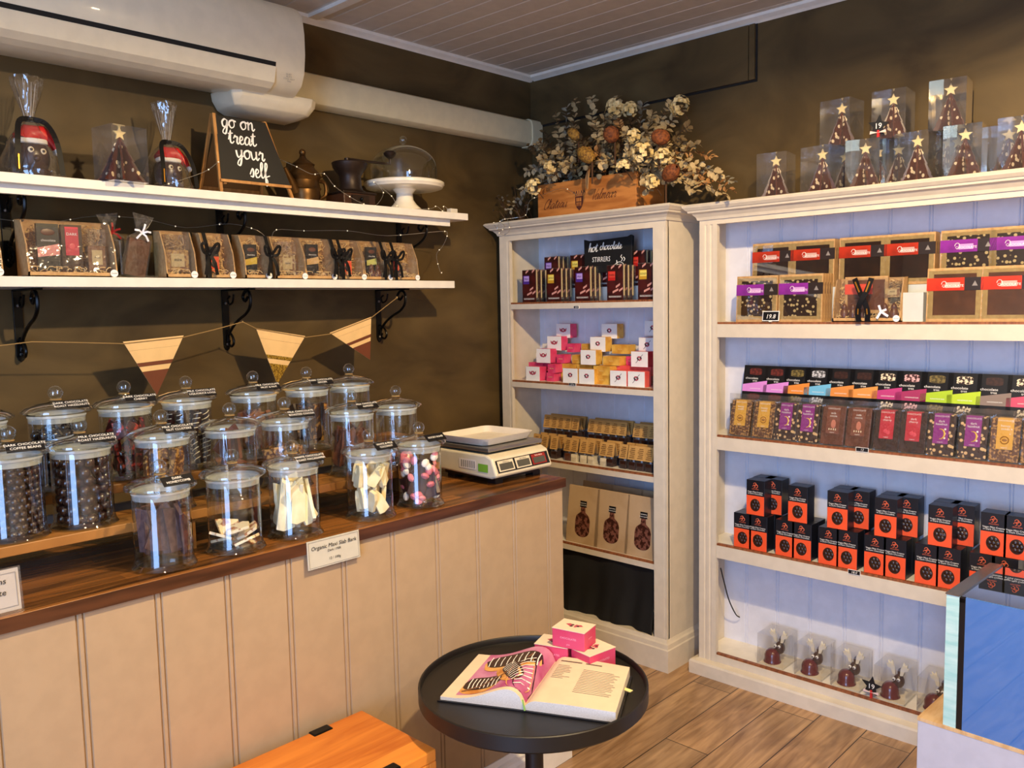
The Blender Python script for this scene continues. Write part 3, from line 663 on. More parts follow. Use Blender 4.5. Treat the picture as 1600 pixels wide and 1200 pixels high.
for i, px in enumerate((907, 952, 1001)):
    x = -.27; KBG.put((x, yat(px, x, Z), Z), label=['left', 'middle', 'right'][i]+' standing kraft bag with a bottle-shaped window, front row', group='kraft bags of drinking chocolate')
for i, px in enumerate((893, 938, 985)):
    x = -.165; KBG.put((x, yat((907, 952, 1001)[i], -.27, Z)+.004, Z+.001), label='kraft bags hidden behind the front row of three', group='kraft bags of drinking chocolate')
# black cloth hanging over the lowest bay
mb = MB(); BCL = mat('black_cloth', '#0a0908', .85)
ya, yb = -.895, -.105
def cl(u, v):
    y = yb+(ya-yb)*u; z = .432-v*(.405+.018*sin(u*19)+.014*sin(u*7+1)-(.05 if .30 < u < .42 else 0)-(.05 if .72 < u < .8 else 0)); fold = .022*sin(u*23+v*1.5)*(.3+.7*v)+.012*sin(u*51+v*4)*v+.01*sin(v*9+u*5)
    return (-.262+fold*.7-.01*v, y, z)
mb.sheet(cl, 70, 24, BCL); o = mb.build('black_cloth', None, True, 0, .004); tag(o, 'black cloth draped in folds over the lowest bay of the narrow bookcase', 'cloth')
# ------------------------------------------------------------------ price tags on shelf lips
def ptag(px, py, xp, txt, label, w=.03, h=.014, tilt=0):
    p = at(px, py, 0, xp); mb = MB(); mb.box(-.0025, 0, -w/2, w/2, 0, h, PRINTW); mb.box(-.003, -.0025, -w/2+.0015, w/2-.0015, .0015, h-.0015, BLACK)
    text(mb, txt, (-.003, 0, h*.25), UY, UZ, h*.75, PRINTW, .2); o = mb.build('price_tag'); o.location = p-Vector((.0005, 0, h/2)); o.rotation_euler = (0, tilt, 0); tag(o, label, 'price tag')
ptag(901, 480, -.287, '10.8', 'tiny black price tag on the lip under the stirrer packs')
ptag(895, 600.5, -.287, '2.8 ea', 'tiny price tag on the lip under the winged and wreath boxes', .04)
ptag(1347.5, 702.5, -.201, '12', 'tiny black price tag on the lip under the chocolate bars', .045, .016)
ptag(1335, 894, -.201, '18.0', 'tiny black price tag on the lip under the orange and black cartons', .045, .017)
# ------------------------------------------------------------------ wide bookcase, shelf 1: framed slabs
TX = -.205
def framed(kind):
    cc = {'plainred': (MILK, '#d63a22', '#8a1c14', 'MILK'), 'darkred': (CHOC, '#b8341c', '#3a0f0b', 'DARK'), 'purple': (NUT, '#8d2c9a', '#4d1a5c', 'NUTTY')}[kind]
    def make():
        t = thing('framed_slab_box', '', 'chocolate slab box'); w, h = .085, .178
        mb = MB(); mb.box(.001, .021, -w, w, 0, h, KRAFT); mb.box(0, .001, -w, w, 0, .022, KRAFT); mb.box(0, .001, -w, w, h-.02, h, KRAFT); mb.box(0, .001, -w, -w+.02, .022, h-.02, KRAFT); mb.box(0, .001, w-.02, w, .022, h-.02, KRAFT); mb.build('kraft_frame', t)
        mb = MB(); mb.box(.0005, .001, -w+.02, w-.02, .022, h-.02, cc[0]); mb.build('chocolate_slab', t)
        mb = MB(); R = mat('band_'+kind, cc[1], .3, c2=cc[2], scale=9, lo=.4, hi=.7); mb.box(-.0015, .0, -w*.35, w+.001, .103, .145, R); mb.box(-.0015, .0, -w-.001, -w*.35, .103, .145, mat('band_dark', '#2c221f', .35))
        mb.box(-.002, -.0015, -w*.2, w*.33, .112, .130, mat('band_plate_'+kind, {'plainred': '#e8a79b', 'darkred': '#c9a096', 'purple': '#cf9bd6'}[kind], .4))
        text(mb, 'CHOCOLATE', (-.002, w*.06, .115), UY, UZ, .011, PRINTW); mb.tube([(-.002, w*.38+.008*cos(a*.7), .124+.010*sin(a*.7)) for a in range(8)], .001, PRINTW, 4)
        mb.add([(-.002, -w*.62, .117), (-.002, -w*.72, .134), (-.002, -w*.82, .117)], [(0, 1, 2)], mat('grey_print2', '#8b8480', .5)); mb.build('label_band', t)
        mb = MB(); mb.box(-.0012, -.0008, -w+.004, w-.004, .01, h-.008, GLASS); mb.build('clear_window', t)
        return t
    return Multi(make)
FR = {k: framed(k) for k in ('plainred', 'darkred', 'purple')}
Z = 1.462+.008
GI = 'framed chocolate slab boxes on the top shelf of the wide bookcase'
for i, (px, k, n) in enumerate(((1181, 'purple', 2), (1249, 'purple', 4), (1489, 'plainred', 2), (1577, 'plainred', 2), (1668, 'plainred', 1))):
    for j in range(n):
        x = -.185+j*.0225; FR[k].put((x, yat(px, -.185, Z), Z), rot=(0, radians(3), 0), label=f'{ordl(i,5)} kraft-framed slab with {"purple" if k=="purple" else "red"} band, front row' if j == 0 else f'framed slabs stacked behind the {ordl(i,5)} front-row one', group=GI)
mb = MB(); mb.box(-.088, -.032, -2.9, -1.18, Z, Z+.128, mat('riser_pale', '#c9ccc6', .4)); tag(mb.build('display_riser', None, False, .001), 'pale riser behind the front row of framed slabs', 'display riser')
mb = MB(); mb.box(-.175, -.09, -1.92, -1.845, Z, Z+.10, MT['riser_pale']); o = mb.build('display_block', None, False, .001); tag(o, 'pale block standing right of the ribboned hamper', 'display block')
for i, (px, k, n) in enumerate(((1206, 'darkred', 1), (1268, 'darkred', 4), (1346, 'darkred', 1), (1419, 'darkred', 4), (1510, 'purple', 2), (1590, 'purple', 2))):
    for j in range(min(n, 3)):
        x = -.088+j*.0195; o = FR[k].put((x, yat(px, -.088, Z+.129), Z+.129), rot=(0, radians(2), 0), label=f'{ordl(i,6)} kraft-framed slab with {"purple" if k=="purple" else "dark red"} band, raised back row' if j == 0 else f'framed slabs stacked behind the {ordl(i,6)} raised one', group=GI)
# small price board
def pboard(loc, txt, label, w=.062, h=.038):
    t = thing('price_board', label, 'price sign', loc); mb = MB(); mb.box(-.002, .002, -w/2, w/2, .004, h, PRINTW); mb.box(-.003, -.002, -w/2+.003, w/2-.003, .007, h-.003, BLACK); mb.box(-.008, .008, -.004, .004, 0, .005, PRINTW); mb.build('board', t)
    mb = MB(); text(mb, txt, (-.0032, 0, h*.32), UY, UZ, h*.55, PRINTW, .2); mb.build('lettering', t); t.rotation_euler = (0, radians(8), 0)
pboard((-.200, yat(1204, -.20, Z), Z), '19.8', 'small black 19.8 price board before the nut slabs', .068, .042)

# gift hampers -------------------------------------------------------
STRAW = mat('paper_straw', '#e6c284', .7)
def straw(mb, x0, x1, z0, z1, y, n, amp=.006, seed=1, mt=STRAW):
    R = random.Random(seed)
    for _ in range(n):
        cx, cz = R.uniform(x0, x1), R.uniform(z0, z1); a = R.uniform(0, 6.28); r = R.uniform(.006, .016); P = []
        for k in range(6):
            q = a+k*R.uniform(.5, .9); P.append((min(max(cx+r*cos(q), x0), x1), y-R.uniform(0, amp), min(max(cz+r*sin(q), z0), z1)))
        mb.tube(P, .0016, mt, 3)
RIB = mat('black_satin_ribbon', '#0b090a', .55, spec=.25); GOLDP = mat('gold_foil_print', '#b07a24', .4, .6)
def ribbon(mb, pts, w, mt=RIB, nrm=(0, -1, 0)):
    n = Vector(nrm); vs = []; pts = [Vector(p) for p in pts]; k = len(pts)
    for i, p in enumerate(pts):
        d = (pts[min(i+1, k-1)]-pts[max(i-1, 0)]).normalized(); q = d.cross(n); q = q.normalized() if q.length > 1e-5 else Vector((0, 0, 1)); vs += [p+q*w/2, p-q*w/2]
    mb.add(vs, [(2*i, 2*i+1, 2*i+3, 2*i+2) for i in range(k-1)], mt)
def hamper(label, xw, x0, x1, yf, z, h, items, bow=True, depth=.09, axis=None, seed=1, name='gift_hamper'):
    """kraft tray hamper facing -y, spanning x0..x1 at height h; items = list of (kind, x fraction, z, w, h, colour)"""
    t = thing(name, label, 'gift hamper', ((x0+x1)/2, yf, z)); w = (x1-x0)/2
    mb = MB(); e = .004; lean = .0
    mb.box(-w, w, 0, depth, 0, e, KRAFT); mb.box(-w, w, depth-e, depth, 0, h, KRAFT)
    for s_ in (-1, 1):
        a, b = (s_*w, s_*(w-e)); mb.prism([(0, 0), (depth, 0), (depth, h), (depth*.45, h*.97), (.01, h*.55), (0, .015)], 'x', min(a, b), max(a, b), KRAFT)
    mb.box(-w, w, 0, e, 0, .014, KRAFT); mb.build('kraft_tray', t)
    mb = MB(); straw(mb, -w+.008, w-.008, .008, h-.01, depth-.012, int(95*w/.06), .02, seed); straw(mb, -w+.006, w-.006, .006, .03, .02, int(16*w/.06), .01, seed+5); mb.build('paper_straw', t)['kind'] = 'stuff'
    for kind, fx, zz, iw, ih, c in items:
        X = fx*w; mb = MB(); y = .022+.045*(1-min(1, (h-zz)/h)) if False else .035
        if kind == 'bar':
            mb.box(X-iw/2, X+iw/2, y, y+.012, zz, zz+ih, BLACK if c[0] != '!' else CHOC); cm = mat('hl_'+c.strip('!')[1:], c.strip('!'), .4)
            if c[0] == '!': mb.box(X-iw*.32, X+iw*.32, y-.001, y, zz+ih*.28, zz+ih*.95, cm); text(mb, 'DARK', (X, y-.001, zz+ih*.75), (1, 0, 0), UZ, iw*.2, PRINTW); mb.ball((X, y-.001, zz+ih*.5), iw*.14, mat('motif_red', '#e0565c', .4), sy=.1)
            else: mb.add([(X-iw/2, y-.001, zz+ih*.28), (X+iw/2, y-.001, zz+ih*.34), (X+iw/2, y-.001, zz+ih*.58), (X-iw/2, y-.001, zz+ih*.48)], [(0, 1, 2, 3)], cm); text(mb, 'chocolate', (X, y-.001, zz+ih*.62), (1, 0, 0), UZ, iw*.17, PRINTW); mb.ball((X, y-.001, zz+ih*.82), iw*.32, MILK, sy=.06, sz=.5)
            mb.build('chocolate_bar', t)
        elif kind == 'carton':
            mb.box(X-iw/2, X+iw/2, y-.004, y+.02, zz, zz+ih, BLACK); mb.box(X-iw/2+.0005, X+iw/2-.0005, y-.005, y-.004, zz+.001, zz+ih*.62, ORANGE); mb.ball((X, y-.005, zz+ih*.32), iw*.3, CHOC, sy=.1, sz=1.15)
            text(mb, 'VEGAN', (X, y-.0055, zz+ih*.68), (1, 0, 0), UZ, iw*.16, PRINTW); mb.build('orange_carton', t)
        elif kind == 'bag':
            mb.box(X-iw/2, X+iw/2, y-.006, y+.02, zz, zz+ih*.6, mat('bag_fill_'+c[1:], c, .5, c2='#8a5a34', scale=90)); mb.box(X-iw*.3, X+iw*.3, y-.008, y-.006, zz+ih*.15, zz+ih*.5, mat('cream_tag', '#d9c08a', .6)); text(mb, 'mini', (X, y-.009, zz+ih*.3), (1, 0, 0), UZ, iw*.2, BLACK)
            mb.build('filled_bag', t); mb = MB(); mb.box(X-iw/2-.002, X+iw/2+.002, y-.010, y+.022, zz, zz+ih, CELLO); mb.build('clear_bag', t)
        elif kind == 'figures':
            for k in range(int(c)):
                mb.lathe([(.001, 0), (.014, .003), (.016, .015), (.011, .03), (.009, .034), (.0105, .04), (.006, .05), (.0005, .054)], MILK, 12, (X+(k-(int(c)-1)/2)*.031, y-.012, zz))
            mb.build('chocolate_figures', t, True)
        elif kind == 'slab':
            mb.box(X-iw/2, X+iw/2, y-.002, y+.010, zz, zz+ih, KRAFT); mb.box(X-iw/2+.01, X+iw/2-.01, y-.003, y-.002, zz+.012, zz+ih-.012, MILK); mb.box(X-iw/2, X+iw*.15, y-.004, y-.003, zz+ih*.52, zz+ih*.80, mat('hl_'+c[1:], c, .4)); mb.build('framed_slab', t)
    mb = MB(); mb.add([(-w, .001, .015), (w, .001, .015), (w, .008, h*.55), (-w, .008, h*.55), (w, depth*.45, h*.985), (-w, depth*.45, h*.985), (w, depth, h*1.003), (-w, depth, h*1.003)], [(0, 1, 2, 3), (3, 2, 4, 5), (5, 4, 6, 7)], CELLO); mb.build('clear_wrap', t)
    if bow:
        mb = MB(); xb = w*(bow if not isinstance(bow, bool) else .0)
        ribbon(mb, [(xb, -.004, .0), (xb, -.003, h*.5), (xb, .03, h*.98), (xb, depth+.003, h*1.006)], .014)
        mb.build('ribbon_band', t); mb = MB()
        c = Vector((xb, -.008, h*.52))
        for s_ in (-1, 1):
            ribbon(mb, sm([c, c+Vector((s_*.018, -.012, .03)), c+Vector((s_*.030, -.010, .028)), c+Vector((s_*.022, -.006, .004)), c]), .010)
            ribbon(mb, sm([c, c+Vector((s_*.012, -.01, -.03)), c+Vector((s_*.02, -.008, -h*.45))]), .012)
        mb.ball(c, .007, RIB, seg=8, rings=5); mb.build('bow', t, False, 0, .0006)
    mb = MB(); mb.lathe([(.0001, 0), (.0115, 0), (.0115, .001), (.0001, .001)], PRINTW, 18, (0, 0, 0)); 
    mb.v = [Vector((p.x+w-.012, -.0035-p.z, p.y+.012)) for p in mb.v]; text(mb, 'chocolate', (w-.012, -.0045, .011), (1, 0, 0), UZ, .0045, BLACK); mb.build('round_sticker', t)
    return t
ORANGE = mat('orange_card', '#f0582e', .4)
# hampers on the wide bookcase face -x: build facing -y then turn
hp = hamper('wide ribboned hamper with slab, praline figures and crossed black ribbon', None, -.118, .118, 0, 0, .156, [('slab', -.1, .03, .15, .13, '#f0503a'), ('figures', -.45, .012, 0, 0, '3'), ('figures', .62, .012, 0, 0, '2'), ('bag', .68, .085, .05, .055, '#d8b878')], False, .07, seed=9)
hp.location = (-.197, yat(1352, -.197, Z), Z); hp.rotation_euler = (0, 0, radians(-90))
mb = MB()
c = Vector((.0, -.012, .075))
for s_ in (-1, 1):
    e = -.002*(s_+1)
    ribbon(mb, sm([c+Vector((s_*.030-.004, -.004+e, .078)), c+Vector((s_*.014, -.012+e, .035)), c+Vector((-s_*.006, -.016+e, -.004)), c+Vector((-s_*.016, -.012+e, -.04)), c+Vector((-s_*.014, -.006+e, -.074))]), .019)
    ribbon(mb, [c+Vector((s_*.026-.004, -.009+e, .066)), c+Vector((s_*.012, -.0160+e, .030))], .005, GOLDP); ribbon(mb, [c+Vector((-s_*.014, -.0155+e, -.028)), c+Vector((-s_*.0155, -.0125+e, -.048))], .004, GOLDP)
mb.build('crossed_ribbon', hp, False, 0, .0006)
mb = MB(); WR = mat('white_ribbon', '#e9e9f2', .4)
c = Vector((.055, -.006, .036))
for d in ((.02, .008), (.026, -.016), (-.012, -.024), (-.006, .022)): ribbon(mb, [c, c+Vector((d[0], -.004, d[1]))], .008, WR)
mb.build('white_bow', hp, False, 0, .0006)
# ------------------------------------------------------------------ wide bookcase, shelf 2: bars
Z = 1.007+.008
def front_bar(kind):
    base, lab, dk = {'gold': (NUTS, '#e0a93a', '#a06a1c'), 'purple': (NUT, '#8c1a84', '#5c0f5a'), 'brown': (MILK, '#7a4028', '#c97a60'), 'red': (CHOC, '#c01f34', '#e0485a')}[kind]
    def make():
        t = thing('wrapped_chocolate_bar', '', 'chocolate bar'); w, h = .043, .150
        mb = MB(); mb.box(.002, .014, -w, w, .006, h-.004, base); mb.build('chocolate_slab', t, False, .002)
        mb = MB(); lm = mat('bar_label_'+kind, lab, .45); pm = mat('bar_motif_'+kind, dk, .4)
        mb.box(-.001, 0, -.024, .024, .045, h-.003, lm); c = -.0015
        text(mb, 'CHOCOLATE', (c, 0, h-.014), UY, UZ, .0075, PRINTW); text(mb, {'gold': 'honey\nseeds', 'purple': 'dark\nhazelnut', 'brown': 'milk\ncocoa', 'red': 'dark\ncherry'}[kind], (c, 0, h-.032), UY, UZ, .011, PRINTW)
        if kind == 'gold': mb.tube([(c, .012*cos(a), .075+.012*sin(a)) for a in [k*.6 for k in range(11)]], .0018, pm, 4); mb.ball((c, 0, .075), .008, pm, sx=.1, sy=1, sz=.6, seg=8, rings=5)
        if kind == 'purple': mb.tube([(c, .014*cos(a)+.002, .078+.017*sin(a)) for a in [1.3+k*.35 for k in range(11)]], [.0008+.0022*sin(pi*k/10) for k in range(11)], mat('moon', '#e0b95a', .4), 4); [mb.ball((c, -.013, .095-.015*k), .0035, PRINTW, sx=.1, seg=8, rings=4) for k in range(3)]
        if kind == 'brown': mb.ball((c, -.002, .082), .016, pm, sx=.05, sy=.55, seg=12, rings=8); [mb.ball((c, -.012+.008*k, .062), .004, WCHOC, sx=.1, sy=.6, seg=8, rings=4) for k in range(4)]
        if kind == 'red': [mb.ball((c, -.006+.009*k, .068+.004*k), .0075, pm, sx=.1, seg=10, rings=6) for k in range(2)]; mb.tube([(c, -.006, .072), (c, -.012, .095), (c, .003, .076)], .0008, pm, 3)
        text(mb, 'organic', (c, 0, .049), UY, UZ, .006, PRINTW); mb.build('paper_label', t)
        mb = MB(); mb.box(-.0025, .017, -w-.003, w+.003, 0, h, CELLO); mb.build('clear_wrapper', t); return t
    return Multi(make)
FB = {k: front_bar(k) for k in ('gold', 'purple', 'brown', 'red')}
cen = [1153, 1189.5, 1224, 1258, 1298, 1337.5, 1382, 1423, 1467, 1517, 1567, 1618]; kk = ['gold', 'gold', 'purple', 'purple', 'brown', 'brown', 'red', 'red', 'purple', 'purple', 'gold', 'gold']
for i, px in enumerate(cen):
    x = -.192; FB[kk[i]].put((x, yat(px, x, Z+.05), Z), rot=(0, radians(13), 0), label=f'{ordl(i,12)} clear-wrapped bar with {kk[i]} label, front row', group='wrapped bars in the front row')
    x = -.168; FB[kk[i]].put((x, yat(px, -.192, Z+.05), Z), rot=(0, radians(13), 0), label='wrapped bars tucked behind the front row', group='wrapped bars tucked behind the front row')
t = thing('acrylic_bar_holder', 'clear acrylic holder separating the two rows of bars', 'display holder', (-.12, -1.9, Z))
mb = MB(); mb.T = Matrix.Translation((.12, 1.9, -Z)); mb.box(-.125, -.122, -2.8, -1.17, Z, Z+.165, PLAST); mb.build('front_panel', t)
mb = MB(); mb.T = Matrix.Translation((.12, 1.9, -Z)); mb.box(-.122, -.032, -2.8, -1.17, Z, Z+.122, mat('dark_step', '#241d1b', .5)); mb.build('step', t)
def back_bar(c, fill):
    def make():
        t = thing('black_chocolate_bar', '', 'chocolate bar'); w, h = .052, .158
        mb = MB(); mb.box(0, .014, -w, w, 0, h, BLACK); mb.build('sleeve', t)
        mb = MB(); q = -.0006
        mb.add([(q, w, .052), (q, -w, .052), (q, -w, .098), (q, w, .080)], [(0, 1, 2, 3)], mat('bb_'+c[1:], c, .4))
        text(mb, 'chocolate', (q, w*.28, .102), UY, UZ, .0125, PRINTW, 0, 1.1); text(mb, 'tree', (q, 0, .092), UY, UZ, .0115, PRINTW); text(mb, 'HANDMADE BAR', (q*2, -w*.1, .062), UY, UZ, .006, PRINTW); mb.build('printed_label', t)
        mb = MB(); fm = mat('bbf_'+fill[0], fill[1], .4, c2=fill[2], scale=120, lo=.48, hi=.55)
        for zz in (.133, .03):
            P = [(.030*cos(a*pi/8)*(1 if abs(cos(a*pi/8)) < .9 else 1), zz+.0145*sin(a*pi/8)) for a in range(16)]
            mb = MB(); mb.add([(q, max(-.026, min(.026, y*1.2)), z) for y, z in P], [tuple(range(16))], fm); mb.build('oval_window', t)
        return t
    return Multi(make)
FL = {'r': ('r', '#4a1d18', '#6b2a22'), 'w': ('w', '#5a5a5c', '#c9c9cc'), 'g': ('g', '#4a4022', '#7a6a3a'), 'd': ('d', '#2a150e', '#3a1f16'), 'p': ('p', '#2d1710', '#e8d8b8'), 'q': ('q', '#3a1618', '#e0b0b0')}
bbs = [('#d78ad6', 'r', 'pink'), ('#d78ad6', 'r', 'pink'), ('#e08a3a', 'g', 'orange'), ('#6fb8dc', 'w', 'pale blue'), ('#d88a42', 'd', 'orange'), ('#e0954a', 'd', 'orange'), ('#b83a7a', 'p', 'magenta'), ('#a0305e', 'q', 'crimson'), ('#a8c82a', 'g', 'lime'), ('#b4d02c', 'p', 'lime'), ('#85746a', 'd', 'taupe'), ('#c84a68', 'p', 'rose')]
BP = {}
lx = [1159, 1193, 1225, 1257, 1291, 1327, 1364, 1401, 1439, 1480.6, 1525, 1574, 1622]
for i, (c, f, nm) in enumerate(bbs):
    if (c, f) not in BP: BP[(c, f)] = back_bar(c, FL[f])
    x = -.112; BP[(c, f)].put((x, yat((lx[i]+lx[i+1])/2, x, Z+.17), Z+.123), rot=(0, radians(12), 0), label=f'{ordl(i,12)} black sleeved bar with {nm} band, raised back row', group='black sleeved bars in the back row')
# ------------------------------------------------------------------ wide bookcase, shelf 3: orange and black cartons
Z = .558+.008; EMB = mat('carton_emblem', '#d9694a', .4)
def carton():
    t = thing('chocolate_carton', '', 'carton'); w, h, d = .0385, .140, .062
    NV = mat('navy_card', '#14161e', .35); mb = MB(); mb.box(0, d, -w, w, 0, h, NV); mb.build('carton_body', t, False, .0008)
    mb = MB(); q = -.0006
    mb.quad((q, w-.001, .001), (q, -w+.001, .001), (q, -w+.001, .078), (q, w-.001, .078), ORANGE); mb.quad((q, w-.001, .078), (q, -w+.001, .078), (q, -w+.001, h-.001), (q, w-.001, h-.001), NV)
    for (yy, zz, r) in ((.002, .124, .006), (-.003, .117, .007), (.006, .115, .005)): mb.tube([(2*q, yy+r*cos(a*.7), zz+r*sin(a*.7)) for a in range(8)], .0012, EMB, 4)
    text(mb, 'chocolate', (2*q, 0, .103), UY, UZ, .0075, EMB); text(mb, 'Vegan Mint Creams\nin Dark Chocolate', (2*q, 0, .091), UY, UZ, .0082, PRINTW); mb.build('front_print', t)
    mb = MB(); P = [(.021*cos(a*pi/10), .041+.025*sin(a*pi/10)) for a in range(20)]; mb.add([(2*q, y, z) for y, z in P], [tuple(range(20))], CHOC)
    for a in range(7): yy, zz = (0, 0) if a == 6 else (.012*cos(a*1.047), .014*sin(a*1.047)); mb.ball((-.001, yy, .041+zz), .0075, CHOC, sx=.25, seg=8, rings=5)
    mb.add([(-.0035, -.004, .058), (-.0035, -.014, .046), (-.0035, -.010, .030), (-.0035, -.006, .044)], [(0, 1, 2, 3)], GLASS); mb.build('round_window', t, True)
    return t
CT = Multi(carton); GI = 'orange and black cartons'
low = [(1160, 1184), (1226, 1252), (1294, 1322.5), (1366.5, 1397), (1447, 1480.5), (1533, 1568)]
for i, pr in enumerate(low):
    for j, px in enumerate(pr):
        for k in range(2):
            x = -.190+k*.064; CT.put((x, yat(px, -.19, Z), Z), label=f'{["left","right"][j]} orange and black carton at the front of pile {["one","two","three","four","five","six"][i]} from the left, lower tier' if k == 0 else 'cartons hidden at the back of the lower tier', group=GI)
up = [(1180, 1207, 2), (1246, None, 1), (1308, 1341, 2), (1383, 1416, 2), (1468, 1502, 2), (1551, 1588, 1)]
for i, (a, b, n) in enumerate(up):
    nm = ["one", "two", "three", "four", "five", "six"][i]
    x = -.186; CT.put((x, yat(a, x, Z+.14), Z+.1405), label=f'orange and black carton on top of pile {nm} from the left', group=GI)
    if n == 2:
        x = -.122; CT.put((x, yat(a, -.186, Z+.14)+.003, Z+.1405), label='cartons hidden behind the top cartons', group=GI)
    if b: x = -.126 if n == 2 else -.186; CT.put((x, yat(b, x, Z+.14), Z+.1405), label=f'upper orange and black carton set back on the right of pile {nm}', group=GI)
# ------------------------------------------------------------------ shelf 4: reindeer boxes
Z = .095+.008
REDC = mat('red_cocoa_butter', '#5e0f12', .22, coat=.5); ANT = mat('antler_white_chocolate', '#e6dcc0', .4)
def clearbox(mb, x0, x1, y0, y1, z0, z1, mt=PLAST): mb.box(x0, x1, y0, y1, z0, z1, mt)
def reindeer():
    t = thing('boxed_chocolate_reindeer', '', 'boxed chocolate figure')
    mb = MB(); mb.lathe([(.0001, 0), (.033, 0), (.035, .004), (.033, .008), (.031, .014), (.031, .03), (.026, .043), (.016, .053), (.0001, .056)], REDC, 20, (.045, .012, .002)); mb.build('red_dome', t, True)
    mb = MB(); mb.ball((.062, -.012, .062), .020, CHOC, sz=1.3); mb.ball((.07, -.016, .092), .012, CHOC, sz=1.4); mb.build('head', t, True)
    mb = MB()
    for dy in (-.008, .008): mb.ball((.044, -.008+dy, .072), .0062, PRINTW, seg=10, rings=6); mb.ball((.039, -.008+dy, .072), .003, BLACK, seg=8, rings=5)
    mb.build('eyes', t, True)
    mb = MB()
    for s_ in (1, -1):
        P = [(0, 0), (.010, .002), (.016, .02), (.028, .024), (.032, .036), (.024, .034), (.026, .048), (.018, .040), (.012, .052), (.008, .038), (.002, .028)]
        mb.prism([(-.010+s_*(.008+u), .085+v) for u, v in P], 'x', .052, .058, ANT)
    mb.build('antlers', t)
    mb = MB(); clearbox(mb, 0, .125, -.055, .055, 0, .125); mb.build('clear_box', t, False)
    mb = MB(); mb.box(.004, .121, -.05, .05, .0005, .003, WCHOC); mb.build('base_card', t); return t
RD = Multi(reindeer)
rp = [(1203, 0), (1262, 0), (1320, 0), (1389, 0), (1458, 0)]
for i, (px, r) in enumerate(rp):
    x = -.182; RD.put((x, yat(px, x, Z), Z), label=f'{ordl(i,5)} clear-boxed chocolate reindeer with red dome on the bottom shelf', group='boxed reindeer on the bottom shelf')
STARC = mat('slate_star', '#0d0d0f', .5)
def star_pts(r, r2=.42, rot=90): return [((r if k % 2 == 0 else r*r2)*cos(radians(rot+36*k)), (r if k % 2 == 0 else r*r2)*sin(radians(rot+36*k))) for k in range(10)]
def slate_star(loc, label):
    t = thing('slate_star_tag', label, 'price tag', loc); mb = MB(); mb.prism([(y, z+.045) for y, z in star_pts(.038, .45, 96)], 'x', 0, .003, STARC); mb.build('star', t)
    mb = MB(); text(mb, '19', (-.001, 0, .036), UY, UZ, .026, PRINTW); mb.build('lettering', t)
    mb = MB(); PR = mat('red_peg', '#c42a2a', .4); mb.box(-.002, .006, -.004, .004, 0, .03, PR); mb.build('peg', t)
    mb = MB(); [mb.add([(-.0025, 0, .022), (-.0035, s_*.026, .030), (-.0035, s_*.028, .019)], [(0, 1, 2)], mat('red_white_ribbon', '#e9c9c0', .5)) for s_ in (1, -1)]; mb.build('ribbon', t, False, 0, .001); return t
slate_star((-.192, yat(1361, -.192, Z), Z), 'black star price tag reading 19 beside the reindeer boxes')
# black cable hanging inside the left of the bottom bay
P = [at(1119, 917, 1, -1.153)]; mb = MB(); c0 = Vector((-.180, -1.165, .44)); 
mb.tube(sm([(-.183, -1.163, .46), (-.16, -1.165, .40), (-.12, -1.166, .31), (-.07, -1.17, .235), (-.045, -1.175, .215)]), .0028, BLACK, 6); tag(mb.build('black_cable'), 'thin black cable hanging inside the bottom bay of the wide bookcase', 'cable')
# ------------------------------------------------------------------ trees on top of the wide bookcase
TREE = mat('tree_chocolate', '#4a2214', .35, c2='#5a2c1b', scale=20); DOT = mat('tree_dots', '#efd9b0', .45)
def tree(h=.125, wid=.056, boxed=True, seed=3):
    def make():
        t = thing('boxed_chocolate_tree', '', 'boxed chocolate figure'); R = random.Random(seed); mb = MB(); dots = MB()
        w = wid; c = (.055, 0)
        for a in (20, 65, 110, 155):
            d = Vector((cos(radians(a)), sin(radians(a)), 0)); n = Vector((-d.y, d.x, 0))
            for s_ in (1, -1):
                P = [(0, 0), (w, 0), (w*.72, h*.20), (w*.78, h*.20), (w*.5, h*.46), (w*.56, h*.46), (w*.28, h*.72), (w*.32, h*.72), (0, h)]
                vs = []
                for e in (.003, -.003): vs += [Vector((c[0], c[1], .003))+d*(s_*u)+n*e+Vector((0, 0, v)) for u, v in P]
                k = len(P); mb.add(vs, [tuple(range(k)), tuple(range(k, 2*k))[::-1]]+[(i, (i+1) % k, k+(i+1) % k, k+i) for i in range(k)], TREE)
                for _ in range(6):
                    v = R.uniform(.06, .85); u = R.uniform(.2, .85)*(1-v)*w; r = R.choice((.0042, .0052, .0066))*h/.125
                    for e in (.0036, -.0036): dots.add([Vector((c[0], c[1], .003))+d*(s_*u)+n*e+d*(r*cos(q*pi/4))+Vector((0, 0, v*h+r*sin(q*pi/4))) for q in range(8)], [tuple(range(8))], DOT)
        mb.build('tree', t); dots.build('sugar_dots', t)
        mb = MB(); mb.prism([(y, z+h+.012) for y, z in star_pts(.022, .45)], 'x', .052, .058, mat('star_white_chocolate', '#f0d89a', .4)); mb.build('star', t, False, .001)
        mb = MB(); mb.box(0, .11, -.056, .056, 0, .163, CELLO if boxed == 2 and False else (glass('shiny_box_film', '#f6f6f6', 3.2, '#fff4e0', .05, .03, '#ccccd0', bump=.12, scale=9) if boxed == 2 else PLAST)); mb.build('clear_box', t); return t
    return Multi(make)
TR = tree(); TR2 = tree(boxed=2, seed=5)
ZT = 1.938
for i, px in enumerate((1205, 1273, 1347, 1423, 1503, 1590)):
    x = -.215; (TR2 if i in (2, 4) else TR).put((x, yat(px, x, ZT+.08), ZT), rz=radians((8, -5, 10, -4, 6, 3)[i]), label=f'{ordl(i,6)} boxed spotted chocolate tree, lower row on the wide bookcase', group='boxed trees on the wide bookcase')
